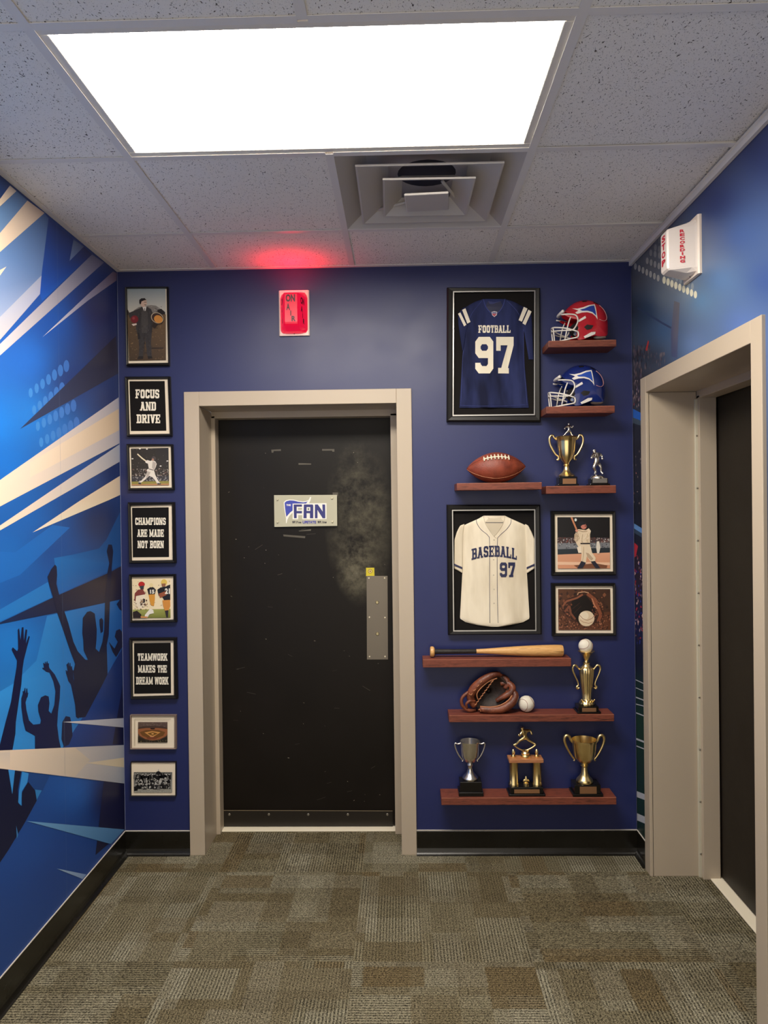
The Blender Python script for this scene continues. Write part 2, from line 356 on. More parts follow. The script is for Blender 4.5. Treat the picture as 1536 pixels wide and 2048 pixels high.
# ------------------------------------------------------------------ lettering
def ring(x0, x1, y0, y1, s, c, parts='B BR R TR T TL L BL'):
    O = [(x0 + c, y0), (x1 - c, y0), (x1, y0 + c), (x1, y1 - c), (x1 - c, y1), (x0 + c, y1), (x0, y1 - c), (x0, y0 + c)]
    d = c * .45; a, b, e, f = x0 + s, x1 - s, y0 + s, y1 - s
    I = [(a + d, e), (b - d, e), (b, e + d), (b, f - d), (b - d, f), (a + d, f), (a, f - d), (a, e + d)]
    nm = ['B', 'BR', 'R', 'TR', 'T', 'TL', 'L', 'BL']; P = parts.split()
    return [[O[i], O[(i + 1) % 8], I[(i + 1) % 8], I[i]] for i in range(8) if nm[i] in P]
def rc(x0, x1, y0, y1): return [(x0, y0), (x1, y0), (x1, y1), (x0, y1)]
def slab(ch, s=.23, W=.66, o=.055, t=.15, c=.13):
    def stem(x, top=1, bot=1):
        r = [rc(x, x + s, 0, 1)]
        if top: r.append(rc(x - o, x + s + o, 1 - t, 1))
        if bot: r.append(rc(x - o, x + s + o, 0, t))
        return r
    def bar(xa, ya, xb, yb, w=s): return [[(xa, ya), (xa + w, ya), (xb + w, yb), (xb, yb)]]
    if ch == 'O': return ring(0, W, 0, 1, s, c), W
    if ch == 'C': return ring(0, W, 0, 1, s, c, 'B BR TR T TL L BL') + [rc(W - s, W, .62, 1 - c), rc(W - s, W, c, .36)], W
    if ch == 'G': return ring(0, W, 0, 1, s, c, 'B BR TR T TL L BL') + [rc(W - s, W, .64, 1 - c), rc(W - s, W, c, .46), rc(W * .5, W, .32, .47)], W
    if ch == 'U': return ring(0, W, 0, 1, s, c, 'B BR BL') + [rc(0, s, c, 1), rc(W - s, W, c, 1), rc(-o, s + o, 1 - t, 1), rc(W - s - o, W + o, 1 - t, 1)], W
    if ch == 'D': return ring(0, W, 0, 1, t + .03, c, 'B BR TR T') + [rc(W - s, W, c, 1 - c), rc(.04, .04 + s, 0, 1), rc(-o, .2, 0, t), rc(-o, .2, 1 - t, 1)], W
    if ch in 'PRB':
        m_ = .44; u = ring(0, W, m_, 1, t + .02, .11, 'B BR R TR T') + [rc(W - s, W, m_ + .11, .89), rc(.04, .04 + s, 0, 1), rc(-o, .2, 1 - t, 1), rc(-o, .2, 0, t), rc(.04, .3, m_, m_ + t), rc(.04, .3, 1 - t, 1)]
        if ch == 'P': u += [rc(-o, .04 + s + o, 0, t)]
        if ch == 'R': u += [rc(-o, .04 + s + o, 0, t)] + bar(W - s + .03, 0, W * .42, m_ + .03) + [rc(W - s, W + .08, 0, t)]
        if ch == 'B': u += ring(0, W + .02, 0, m_ + t, t + .02, .11, 'B BR R TR T') + [rc(W - s + .02, W + .02, .11, m_ + t - .11), rc(.04, .3, 0, t)]
        return u, W
    if ch == 'S':
        q = ring(0, W, .42, 1, t + .04, c, 'T TL L BL B TR') + ring(0, W, 0, .58 + .0, t + .04, c, 'B BR R TR T BL')
        q += [rc(0, s, .42 + c, 1 - c), rc(W - s, W, c, .58 - c), rc(W - s, W, .68, 1 - c), rc(0, s, c, .32)]
        return q, W
    if ch == 'I': return stem(o), s + 2 * o
    if ch == 'H': return stem(0) + stem(W - s + .04) + [rc(0, W, .42, .6)], W + .04
    if ch == 'E': return [rc(.04, .04 + s, 0, 1), rc(-o, W, 1 - t, 1), rc(-o, W, 0, t), rc(0, W * .72, .42, .58), rc(W - .12, W, .68, 1), rc(W - .12, W, 0, .32), rc(W * .62, W * .78, .32, .68)], W
    if ch == 'F': return [rc(.04, .04 + s, 0, 1), rc(-o, W, 1 - t, 1), rc(-o, .04 + s + o * 1.6, 0, t), rc(0, W * .72, .4, .56), rc(W - .12, W, .66, 1), rc(W * .62, W * .78, .3, .66)], W
    if ch == 'L': return stem(.02) + [rc(0, W, 0, t + .02), rc(W - .13, W, 0, .36)], W
    if ch == 'T': return [rc(W / 2 - s / 2, W / 2 + s / 2, 0, 1), rc(0, W, 1 - t, 1), rc(0, .13, .64, 1), rc(W - .13, W, .64, 1), rc(W / 2 - s / 2 - o, W / 2 + s / 2 + o, 0, t)], W
    if ch == 'N': return [rc(.02, s - .02, 0, 1), rc(W - s + .06, W + .02, 0, 1), rc(-o, s + o, 0, t), rc(W - s + .06 - o, W + .02 + o, 1 - t, 1), rc(-o, s, 1 - t, 1)] + bar(W - s + .02, 0, 0, 1, s), W + .04
    if ch == 'M':
        w2 = W + .24; return [rc(.02, s - .02, 0, 1), rc(w2 - s + .02, w2 - .02, 0, 1), rc(-o, s + o, 0, t), rc(w2 - s - o, w2 + o, 0, t), rc(-o, .2, 1 - t, 1), rc(w2 - .2, w2 + o, 1 - t, 1)] + bar(w2 / 2 - .1, .12, 0, 1, .2) + bar(w2 / 2 - .1, .12, w2 - .2, 1, .2), w2
    if ch == 'V': return bar(W / 2 - s / 2, 0, 0, 1) + bar(W / 2 - s / 2, 0, W - s, 1) + [rc(-o, s + o, 1 - t, 1), rc(W - s - o, W + o, 1 - t, 1)], W
    if ch == 'W':
        w2 = W + .3; return bar(.12, 0, 0, 1, .2) + bar(.14, 0, w2 / 2 - .1, 1, .2) + bar(w2 - .34, 0, w2 / 2 - .1, 1, .2) + bar(w2 - .34, 0, w2 - .2, 1, .2) + [rc(-o, .2 + o, 1 - t, 1), rc(w2 - .2 - o, w2 + o, 1 - t, 1)], w2
    if ch == 'A':
        w2 = W + .06; return bar(.03, 0, w2 / 2 - s / 2, 1) + bar(w2 - s - .03, 0, w2 / 2 - s / 2, 1) + [rc(.14, w2 - .14, .26, .4), rc(-o, s + o, 0, t), rc(w2 - s - o, w2 + o, 0, t), rc(w2 / 2 - .2, w2 / 2 + .16, 1 - t, 1)], w2
    if ch == 'K': return stem(0) + bar(s - .05, .38, W - s + .02, 1, s) + bar(W - s + .06, 0, s + .02, .6, s) + [rc(W - s - .04, W + .06, 1 - t, 1), rc(W - s, W + .1, 0, t)], W + .05
    if ch == '9': s = .2; W = .68; return ring(0, W, .42, 1, s, c) + [rc(W - s, W, c, .6)] + ring(0, W, 0, .8, s, c, 'B BR BL') + [rc(0, s, c, .29)], W
    if ch == '7': return [rc(0, W, 1 - s, 1), rc(0, .17, .62, 1)] + [[(W * .2, 0), (W * .2 + s + .03, 0), (W, 1 - s), (W, 1), (W - s, 1 - s)]] + [rc(W * .2 - .06, W * .2 + s + .12, 0, t)], W
    return [], .3
def slab_line(txt, gap=.11):
    x = 0; out = []
    for ch in txt:
        ps, wd = slab(ch); out += [(k, [(px + x, py) for px, py in p]) for k, p in enumerate(ps)]; x += wd + gap
    return out, x - gap
def put_text(fl, txt, x0, x1, ytop, ybot, c, skew=0.0, arch=None):
    ps, W = slab_line(txt); L = fl.k + 1; fl.k += 7
    for i, p in ps:
        q = []
        for (x, y) in p:
            u = x / W; X = x0 + (x1 - x0) * u; Y = ybot + (ytop - ybot) * y + skew * u
            if arch: Y += arch * (4 * (u - .5) ** 2)
            q.append((X, Y))
        fl.poly(q, c, L + i * .45)
def font_text(txt, bold=0.0):
    cu = bpy.data.curves.new('t', 'FONT'); cu.body = txt; cu.size = 1; cu.offset = bold; cu.resolution_u = 3
    o = bpy.data.objects.new('t', cu); COL.objects.link(o); dg = bpy.context.evaluated_depsgraph_get()
    me = o.evaluated_get(dg).to_mesh(); V = [v.co.copy() for v in me.vertices]; Fc = [tuple(p.vertices) for p in me.polygons]
    bpy.data.objects.remove(o); bpy.data.curves.remove(cu)
    xs = [v.x for v in V]; ys = [v.y for v in V]; x0, y0, sx, sy = min(xs), min(ys), max(xs) - min(xs), max(ys) - min(ys)
    return [((v.x - x0) / sx, (v.y - y0) / sy) for v in V], Fc
def put_font(fl, txt, x0, x1, ytop, ybot, c, bold=.03, skew=0.0):
    V, Fc = font_text(txt, bold); fl.k += 1; b = len(fl.V)
    for (u, v) in V: fl.V.append(fl.f(x0 + (x1 - x0) * u, ybot + (ytop - ybot) * v + skew * u, fl.k * fl.e)); fl.C.append(lin(c))
    fl.F += [tuple(b + i for i in f) for f in Fc]

# ================================================================== THE SETTING
WT = .40                                                     # wall thickness
def struct(o): o['kind'] = 'structure'; return o
# door openings
D1 = (-.957, .054, 2.066); D1I = (-.890, -.013, 2.002)        # casing outer / inner: x0, x1, top
D2 = (-1.167, -.135, 2.069); D2I = (-1.102, -.200, 2.003)     # the right-hand door: y0, y1, top
CT = H + .30
wb = struct(boxes('wall_back', [(XL - WT, D1[0] + .03, 0, WT, 0, CT), (D1[1] - .03, XR + WT + .6, 0, WT, 0, CT), (D1[0] + .03, D1[1] - .03, 0, WT, D1[2] - .03, CT)], WALL))
wl = struct(boxes('wall_left', [(XL - WT, XL, YB, 0, 0, CT)], WALL))
wr = struct(boxes('wall_right', [(XR, XR + WT, D2[1] - .03, 0, 0, CT), (XR, XR + WT, YB, D2[0] + .03, 0, CT), (XR, XR + WT, D2[0] + .03, D2[1] - .03, D2[2] - .03, CT)], WALL))
floor = struct(boxes('floor', [(XL - WT, XR + WT, YB - .1, WT, -.08, -.008)], mat('subfloor_glue', (70, 64, 54), .9)))

# carpet tiles, quarter-turned by turns
def carpet_tiles():
    hw = T / 2 - .0001; vs = [(-hw, -hw, -.008), (hw, -hw, -.008), (hw, hw, -.008), (-hw, hw, -.008), (-hw, -hw, -.0006), (hw, -hw, -.0006), (hw, hw, -.0006), (-hw, hw, -.0006),
          (-hw + .0006, -hw + .0006, 0), (hw - .0006, -hw + .0006, 0), (hw - .0006, hw - .0006, 0), (-hw + .0006, hw - .0006, 0)]
    fs = [(8, 9, 10, 11)] + [(i, (i + 1) % 4, (i + 1) % 4 + 4, i + 4) for i in range(4)] + [(i + 4, (i + 1) % 4 + 4, (i + 1) % 4 + 8, i + 8) for i in range(4)]
    base = None; r = random.Random(5)
    for j in range(-1, 9):
        for i in range(-2, 4):
            cx, cy = -.18 + (i + .5) * T, -.160 - (j - .5) * T
            if cx - T / 2 > XR + .32 or cx + T / 2 < XL or cy < YB: continue
            if base is None: o = base = mesh_obj('carpet_tile', vs, fs, CARPET, floor)
            else: o = base.copy(); COL.objects.link(o)
            o.location = (cx, cy, 0); o.rotation_euler = (0, 0, math.pi / 2 * ((i + j + 1) % 2))
carpet_tiles()

# ------------------------------------------------------------------ suspended ceiling
ceiling = struct(boxes('ceiling', [(XL - WT, XR + WT, YB - .1, WT, H + .26, H + .3)], mat('plenum_deck', (90, 88, 86), .9)))
TB = .024                                                    # tee face width
cols = [XL, GX, GX + T, GX + 2 * T, XR]
rows = [0, GY + T] + [GY - k * T for k in range(0, 10)]
rows = [r for r in rows if r > YB] + [YB]
def is_light(ci, ri): return ci in (1, 2) and ri == 2
for ri in range(len(rows) - 1):
    for ci in range(4):
        if is_light(ci, ri) or (ci == 2 and ri == 1): continue
        x0, x1, y1, y0 = cols[ci], cols[ci + 1], rows[ri], rows[ri + 1]
        g = .0045
        o = boxes('ceiling_tile', [(x0 + g, x1 - g, y0 + g, y1 - g, H + .003, H + .018)], TILE, ceiling, .0015, origin=((x0 + x1) / 2, (y0 + y1) / 2, H), seg=1)
        if ci == 3 and ri in (1, 2): o.location.z += .004; o.rotation_euler = (0, -.010, 0); o.location.x -= .006
for ci, x in enumerate(cols[1:4]):
    for y0, y1 in ([(YB, 0)] if ci != 1 else [(GY, 0), (YB, GY - T)]):
        boxes('main_tee', [(x - TB / 2, x + TB / 2, y0, y1, H - .0005, H + .001), (x - .001, x + .001, y0, y1, H, H + .03)], TEE, ceiling)
for ri, y in enumerate(rows[1:-1], 1):
    for ci in range(4):
        if (is_light(1, ri) or is_light(1, ri - 1)) and ci in (1, 2): pass
        boxes('cross_tee', [(cols[ci] + (TB / 2 if ci else 0), cols[ci + 1] - (TB / 2 if ci < 3 else 0), y - TB / 2, y + TB / 2, H - .0003, H + .001), (cols[ci], cols[ci + 1], y - .001, y + .001, H, H + .028)], TEE, ceiling)
WA = .022
boxes('wall_angle', [(XL, XR, -WA, 0, H - .0016, H + .001), (XL, XR, -.001, 0, H, H + .022)], TEE, ceiling)
boxes('wall_angle', [(XL, XL + WA, YB, -WA, H - .0020, H + .001), (XL, XL + .001, YB, 0, H, H + .022)], TEE, ceiling)
boxes('wall_angle', [(XR - .012, XR, YB, 0, H - .020, H - .0012), (XR - WA, XR, YB, 0, H - .0012, H)], TEE, ceiling)

# ------------------------------------------------------------------ ceiling lights
def troffer(ri, label):
    x0, x1, y1, y0 = GX, GX + 2 * T, rows[ri], rows[ri + 1]
    t = empty('ceiling_light', ((x0 + x1) / 2, (y0 + y1) / 2, H)); tag(t, label, 'ceiling light')
    cx, cy = t.location.x, t.location.y
    a, b = (x1 - x0) / 2 - .008, (y1 - y0) / 2 - .008; fw = .026
    fr = boxes('frame', [(-a, a, -b, -b + fw, .002, .012), (-a, a, b - fw, b, .002, .012), (-a, -a + fw, -b + fw, b - fw, .002, .012), (a - fw, a, -b + fw, b - fw, .002, .012)], WHITE, t, .003)
    boxes('housing', [(-a, a, -b, b, .10, .103), (-a, a, -b, -b + .002, .012, .1), (-a, a, b - .002, b, .012, .1), (-a, -a + .002, -b, b, .012, .1), (a - .002, a, -b, b, .012, .1)], WHITE, t)
    df = mat('lit_acrylic_diffuser', (250, 246, 238), .5, emit=(255, 246, 232), es=PANEL_STRENGTH)
    boxes('diffuser', [(-a + fw - .002, a - fw + .002, -b + fw - .002, b - fw + .002, .003, .010)], df, t)
troffer(2, 'bright white flush rectangular light panel in the ceiling before the door')

# ------------------------------------------------------------------ air diffuser
def air_diffuser():
    x0, x1, y1, y0 = GX + T, GX + 2 * T, GY + T, GY
    t = empty('air_vent', ((x0 + x1) / 2, (y0 + y1) / 2, H)); tag(t, 'square stepped grey metal air diffuser in the ceiling beside the light panel', 'air vent')
    G = painted('vent_grey_enamel', (196, 190, 184), .5, .0)
    def frustum(name, a0, z0, a1, z1, rot=0.0, lip=.004, off=(0, 0)):
        V = []; ca, sa = math.cos(rot), math.sin(rot)
        rings = [(a0 - .004, z0 + .006), (a0, z0 + .006), (a0, z0), (a0 - .006, z0), (a1, z1)]
        for a, z in rings:
            for sx, sy in ((-1, -1), (1, -1), (1, 1), (-1, 1)): V.append((off[0] + (sx * ca - sy * sa) * a, off[1] + (sx * sa + sy * ca) * a, z))
        Fc = [(4 * k + i, 4 * k + (i + 1) % 4, 4 * k + 4 + (i + 1) % 4, 4 * k + 4 + i) for k in range(len(rings) - 1) for i in range(4)]
        return V, Fc
    b = T / 2 - .006
    # backing pan with a round duct hole
    V, Fc = frustum('pan', b, .001, .20, .055); n = 24; k = len(V)
    for i in range(n): V.append((.1 * math.cos(2 * math.pi * i / n), .1 * math.sin(2 * math.pi * i / n), .075))
    # square to circle skirt
    sq = [16, 17, 18, 19]
    for q in range(4):
        ang0 = -3 * math.pi / 4 + q * math.pi / 2
        idx = [k + (int(round((ang0 + j * (math.pi / 2) / 6) / (2 * math.pi) * n)) % n) for j in range(7)]
        for j in range(6): Fc.append((sq[q] if j < 3 else sq[(q + 1) % 4], idx[j], idx[j + 1]))
        Fc.append((sq[q], idx[3], sq[(q + 1) % 4]))
    fix_normals(mesh_obj('backing_pan', V, Fc, G, t))
    lathe('duct', [(.1, .075), (.1, .17), (.0, .17)], mat('duct_dark', (60, 60, 66), .5, .5), t, 24)
    V, Fc = frustum('c1', .232, -.004, .13, .042); fix_normals(mesh_obj('outer_cone', V, Fc, G, t))
    V, Fc = frustum('c2', .150, -.012, .085, .03, .012); fix_normals(mesh_obj('middle_cone', V, Fc, G, t))
    o = boxes('centre_plate', [(-.074, .074, -.074, .074, -.026, -.018)], G, t, .003); o.rotation_euler = (.03, 0, -.07)
    tubes('brace', [([(.05, -.06, .02), (.17, .25, .03)], .006, {'seg': 6}), ([(-.05, .04, .0), (-.2, .2, .03)], .005, {'seg': 6})], G, t)
air_diffuser()

# ------------------------------------------------------------------ baseboards: cove profile
def baseboard(name, p0, p1, nrm):
    """vinyl cove base from p0 to p1 (xy), nrm points into the room"""
    prof = [(0, 0), (.022, 0), (.0215, .003), (.016, .0055), (.011, .010), (.007, .017), (.0045, .027), (.0035, .100), (.002, BB), (0, BB)]
    V, Fc = [], []; n = len(prof)
    for p in (p0, p1):
        for d, z in prof: V.append((p[0] + nrm[0] * d, p[1] + nrm[1] * d, z))
    for i in range(n): Fc.append((i, (i + 1) % n, (i + 1) % n + n, i + n))
    Fc += [tuple(range(n)), tuple(range(n, 2 * n))]
    o = struct(fix_normals(mesh_obj(name, V, Fc, BLACKRUB)))
    dx, dy = p1[0] - p0[0], p1[1] - p0[1]
    cv = [(p[0] + nrm[0] * d, p[1] + nrm[1] * d, z) for p in (p0, p1) for d, z in ((0, BB), (.004, BB), (.004, BB + .003), (0, BB + .003))]
    fix_normals(mesh_obj('caulk_bead', cv, [(0, 1, 5, 4), (1, 2, 6, 5), (2, 3, 7, 6)], mat('white_caulk', (214, 206, 194), .6), o)); return o
baseboard('baseboard_back', (XL, 0), (D1[0], 0), (0, -1)); baseboard('baseboard_back', (D1[1], 0), (XR, 0), (0, -1))
baseboard('baseboard_left', (XL, 0), (XL, YB), (1, 0))
baseboard('baseboard_right', (XR, 0), (XR, D2[1]), (-1, 0)); baseboard('baseboard_right', (XR, D2[0]), (XR, YB), (-1, 0))

# ------------------------------------------------------------------ doors (hollow metal frames deep in a thick wall)
def door(name, mapb, W0, W1, I0, I1, top, itop, loc):
    """mapb maps (u0,u1,d0,d1,z0,z1) (u along the wall, d into the wall) to box bounds"""
    t = empty(name, loc); struct(t)
    fz = -.012; SD, DD = .195, .268
    def bx(nm, lst, m, bev=.002, par=t): return boxes(nm, [mapb(*b) for b in lst], m, None, bev)
    out = []
    out.append(bx('jamb', [(W0, I0, fz, .004, 0, top), (I0 - .028, I0, -.002, SD, 0, itop), (I0 - .028, I0 + .018, SD, DD - .004, 0, itop - .018), (I0 - .028, I0 + .005, DD - .004, .34, 0, itop)], BEIGE))
    out.append(bx('jamb', [(I1, W1, fz, .004, 0, top), (I1, I1 + .028, -.002, SD, 0, itop), (I1 - .030, I1 + .028, SD, DD - .004, 0, itop - .018), (I1 - .005, I1 + .028, DD - .004, .34, 0, itop)], BEIGE))
    out.append(bx('head', [(I0, I1, fz, .004, itop, top), (I0, I1, -.002, SD, itop, itop + .028), (I0, I1, SD, DD - .004, itop - .03, itop + .028), (I0, I1, DD - .004, .34, itop, itop + .028)], BEIGE))
    leaf = bx('leaf', [(I0 + .006, I1 - .006, DD, DD + .045, .012, itop - .006)], DOORM, .0015); out.append(leaf)
    out.append(bx('threshold', [(I0, I1, DD - .045, DD + .02, 0, .006)], mat('pale_threshold', (246, 236, 212), .45), .002))
    for o in out: o.parent = t; o.matrix_parent_inverse = Matrix.Translation(-Vector(loc))
    return t, leaf, DD
def mb1(u0, u1, d0, d1, z0, z1): return (u0, u1, d0, d1, z0, z1)
def mb2(u0, u1, d0, d1, z0, z1): return (XR + d0, XR + d1, u0, u1, z0, z1)
door1, leaf1, DD = door('door_1', mb1, D1[0], D1[1], D1I[0], D1I[1], D1[2], D1I[2], ((D1[0] + D1[1]) / 2, .1, 0))
door2, leaf2, _ = door('door_2', mb2, D2[0], D2[1], D2I[0], D2I[1], D2[2], D2I[2], (XR + .1, (D2[0] + D2[1]) / 2, 0))
def child(o, par):
    o.parent = par; M = Matrix.Translation(par.location)
    if par.parent: M = par.parent.matrix_world @ par.matrix_parent_inverse @ M if False else M
    return o
def dpt(x, y, d=0.0): return back(x, y, DD - d)
def dscrew(name, px, py, r, m, par, d=.0, hgt=.002):
    p = dpt(px, py); o = lathe(name, [(0.0001, hgt), (r * .7, hgt), (r, hgt * .3), (r, 0)], m, par, 12); o.rotation_euler = (math.pi / 2, 0, 0); o.location = (p.x, DD - d, p.z); return o
# push plate on the door leaf
def quad_plate(name, q, d0, d1, m, par, mapf=dpt):
    return prism(name, q, d0, d1, m, mapf, par)
zP = zm(700, 1110, 8.906)
pp = quad_plate('push_plate', [zP(296, 372), zP(668, 372), zP(676, 1860), zP(302, 1862)], .0, .002, mat('dull_steel_plate', (128, 120, 108), .42, .75), leaf1)
tag(pp, 'dull steel push plate')
for x, y in ((338, 411), (617, 409), (346, 1107), (623, 1113), (349, 1808), (626, 1807)): dscrew('screw', *zP(x, y), .0042, mat('bright_screw', (235, 225, 200), .35, .6), pp, .002)
for x, y in ((484, 843), (489, 1403)):
    dscrew('lock_cylinder', *zP(x, y), .0085, mat('brass_cylinder', (176, 164, 128), .3, .8), pp, .002, .005)
zS = zm(420, 1560, 3.84)
ks = quad_plate('door_sweep', [zS(104, 233), zS(1402, 237), zS(1404, 357), zS(106, 357)], 0, .004, mat('black_sweep', (30, 25, 20), .4), leaf1)
prism('sweep_edge', [zS(104, 231), zS(1402, 235), zS(1402, 240), zS(104, 236)], .004, .0055, mat('worn_edge', (126, 112, 90), .5), dpt, ks)
for x in (150, 453, 755, 1059, 1362): dscrew('screw', *zS(x, 262), .006, STEEL, ks, .004)
zT = zm(350, 750, 3.012)
tape = mat('tape_residue', (86, 80, 68), .5)
for q in ([(580, 450), (638, 447), (638, 457), (595, 458), (592, 468), (582, 468)], [(886, 446), (960, 446), (960, 462), (948, 462), (946, 455), (886, 456)], [(744, 530), (820, 533), (820, 540), (744, 541)],
          [(652, 961), (785, 971), (783, 983), (654, 972)], [(745, 938), (820, 928), (818, 939), (748, 942)], [(950, 708), (982, 708), (982, 730), (950, 730)]):
    prism('tape_residue', [zT(*p) for p in q], 0, .0004, tape, dpt, leaf1)
r = random.Random(3); chips = Flat(dpt)
for i in range(60):
    x, y = r.uniform(455, 775), r.uniform(880, 1610); l = r.choice([1, 1, 2, 3, 10, 18]); a = r.uniform(-.6, .6); wv = r.uniform(.4, 1.1)
    chips.poly([(x, y), (x + l * math.cos(a), y + l * math.sin(a)), (x + l * math.cos(a), y + l * math.sin(a) + wv), (x, y + wv)], r.choice([(70, 62, 52), (50, 45, 38), (44, 38, 32)] if l > 4 else [(170, 160, 140), (90, 84, 72)]), 1 + i * .03)
chips.build('paint_chips', PRINT, leaf1)
# right-hand door: weather strip with screws on the hinge-side reveal
ws = boxes('weather_strip', [(XR + .185, XR + .197, D2I[1] - .012, D2I[1] + .001, 0, 2.0 - .03)], mat('weathered_aluminium', (205, 200, 180), .4, .2), door2, .002)
ws.matrix_parent_inverse = Matrix.Translation(-door2.location)
for k in range(9):
    o = ball('screw', (XR + .191, D2I[1] - .012, .10 + k * .215), .004, STEEL, ws, 8, 6)

# ------------------------------------------------------------------ left wall mural
def lmap(px, py, d=0.0): return at(px, py, 0, XL + .0006 + d)
mural = empty('wall_mural', (XL, -.7, 1.2)); tag(mural, 'blue printed mural of cheering crowd silhouettes and pale light rays covering left wall', 'mural')
def mur(name, polys, eps=.00013, base=0, label=None):
    f = Flat(lmap, eps); f.k = base
    for pts, c in polys: f.poly(pts, c)
    o = f.build(name, PRINT, mural); o.matrix_parent_inverse = Matrix.Translation(-mural.location)
    if label: o['label'] = label
    return o
bgf = idw([(0, 360, (15, 55, 115)), (120, 470, (25, 65, 140)), (110, 640, (30, 85, 175)), (200, 620, (38, 45, 100)), (60, 720, (35, 105, 200)), (0, 850, (25, 120, 215)), (60, 830, (32, 120, 210)),
           (150, 760, (38, 62, 125)), (220, 700, (45, 50, 95)), (225, 800, (48, 62, 115)), (120, 880, (40, 115, 200)), (10, 930, (22, 110, 205)), (150, 960, (25, 75, 150)), (60, 1045, (22, 95, 180)), (230, 940, (30, 50, 105)),
           (20, 1110, (22, 100, 185)), (100, 1090, (25, 75, 150)), (200, 1040, (35, 48, 95)), (40, 1180, (20, 88, 170)), (30, 1290, (28, 122, 210)), (60, 1400, (40, 136, 216)), (200, 1400, (25, 55, 130)), (230, 1470, (15, 25, 75)),
           (150, 1580, (24, 94, 184)), (230, 1600, (8, 14, 60)), (60, 1700, (26, 76, 156)), (150, 1700, (22, 70, 150)), (10, 1850, (28, 70, 144)), (100, 1760, (26, 68, 144)), (-200, 1000, (25, 105, 195)), (-300, 1500, (22, 80, 160)), (-250, 500, (90, 130, 180))], 2.6)
fb = Flat(lmap)
def bgw(u, v):       # (y, z) on the wall -> photo px for the printed gradient
    c = Vector((XL, max(u, -2.2), v)) - CAM; z = c.dot(R_FWD); return bgf(768 + F_PX * c.dot(R_RIGHT) / z, 1024 + F_PX * c.dot(R_DOWN) / z)
fb.f = lambda u, v, d: Vector((XL + .0006 + d, u, v))
fb.grid(YB, 0, BB + .002, H - .002, 92, 64, bgw)
ob = fb.build('background_print', PRINT, mural); ob.matrix_parent_inverse = Matrix.Translation(-mural.location)
CR, LV, LB = (238, 214, 188), (172, 178, 198), (92, 134, 184)
CR2 = (240, 218, 196)
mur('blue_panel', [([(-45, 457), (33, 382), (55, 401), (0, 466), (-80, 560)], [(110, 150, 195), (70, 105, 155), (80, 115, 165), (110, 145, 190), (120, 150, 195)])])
mur('blue_panel', [([(97, 437), (83, 551), (0, 634), (-100, 734), (-125, 613), (0, 504), (89, 426)], [(76, 108, 160), (100, 130, 180), (150, 166, 200), (146, 164, 200), (136, 158, 196), (96, 132, 184), (74, 108, 160)])])  # upper panel and ray colours darkened to offset the strong ceiling light
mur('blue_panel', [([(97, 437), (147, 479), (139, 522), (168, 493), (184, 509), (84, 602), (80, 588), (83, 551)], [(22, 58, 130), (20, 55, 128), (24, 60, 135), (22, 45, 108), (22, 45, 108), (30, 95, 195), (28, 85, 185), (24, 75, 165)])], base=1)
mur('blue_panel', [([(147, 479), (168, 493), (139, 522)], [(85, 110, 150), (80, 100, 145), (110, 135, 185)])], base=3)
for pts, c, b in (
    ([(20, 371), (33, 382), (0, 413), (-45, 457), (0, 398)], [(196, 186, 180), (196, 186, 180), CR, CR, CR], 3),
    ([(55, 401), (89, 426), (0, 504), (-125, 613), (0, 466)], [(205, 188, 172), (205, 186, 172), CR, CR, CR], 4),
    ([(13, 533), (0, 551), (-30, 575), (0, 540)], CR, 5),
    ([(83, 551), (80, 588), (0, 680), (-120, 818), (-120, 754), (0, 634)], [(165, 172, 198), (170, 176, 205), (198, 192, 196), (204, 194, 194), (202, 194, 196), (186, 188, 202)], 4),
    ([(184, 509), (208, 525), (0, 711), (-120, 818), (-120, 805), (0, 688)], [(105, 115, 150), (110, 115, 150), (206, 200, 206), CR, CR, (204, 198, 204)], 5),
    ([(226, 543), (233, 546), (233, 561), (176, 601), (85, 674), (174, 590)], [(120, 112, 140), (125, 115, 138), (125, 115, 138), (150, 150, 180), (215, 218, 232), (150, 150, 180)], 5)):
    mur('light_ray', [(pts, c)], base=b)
# printed floodlight dots, four rows
zA = zm(0, 340, 3.104)
for row, xs in (((190, 1383, 412, 1217), 7), ((212, 1490, 385, 1355), 6), ((235, 1590, 456, 1463), 7), ((256, 1690, 475, 1570), 7)):
    for i in range(xs):
        u = i / (xs - 1); x, y = row[0] + (row[2] - row[0]) * u, row[1] + (row[3] - row[1]) * u
        fd = Flat(lmap); fd.ell(x / 3.104, 340 + y / 3.104, (13 + 5 * u) / 3.104, (30 + 8 * u) / 3.104, (62 + 0 * u, 135 - 20 * u, 212 - 15 * u), 12, layer=2)
        o = fd.build('floodlight_dot', PRINT, mural); o.matrix_parent_inverse = Matrix.Translation(-mural.location)
mur('dark_ray', [([(40, 858), (232, 672), (238, 746)], [(45, 58, 96), (44, 40, 58), (46, 44, 66)])], base=5)
mur('light_ray', [([(238, 794), (240, 886), (0, 1013), (-150, 1092), (-150, 1065), (0, 960)], [(182, 182, 196), (190, 186, 192), CR2, CR2, CR2, CR2]), ([(238, 817), (239, 860), (60, 955), (60, 925)], [(218, 196, 166), (220, 198, 168), CR2, CR2])], base=5)
mur('light_ray', [([(240, 888), (240, 923), (0, 1061), (-95, 1115), (0, 1051)], [(172, 178, 192), (176, 178, 190), CR2, CR2, CR2])], base=5)
mur('light_ray', [([(241, 951), (242, 989), (218, 1000), (65, 1065), (162, 1000)], [(226, 206, 180), (226, 206, 180), (232, 212, 184), (238, 226, 206), (232, 212, 184)])], base=5)
zB = zm(0, 1000, 2.927)
def zb(l): return [zB(*p) for p in l]
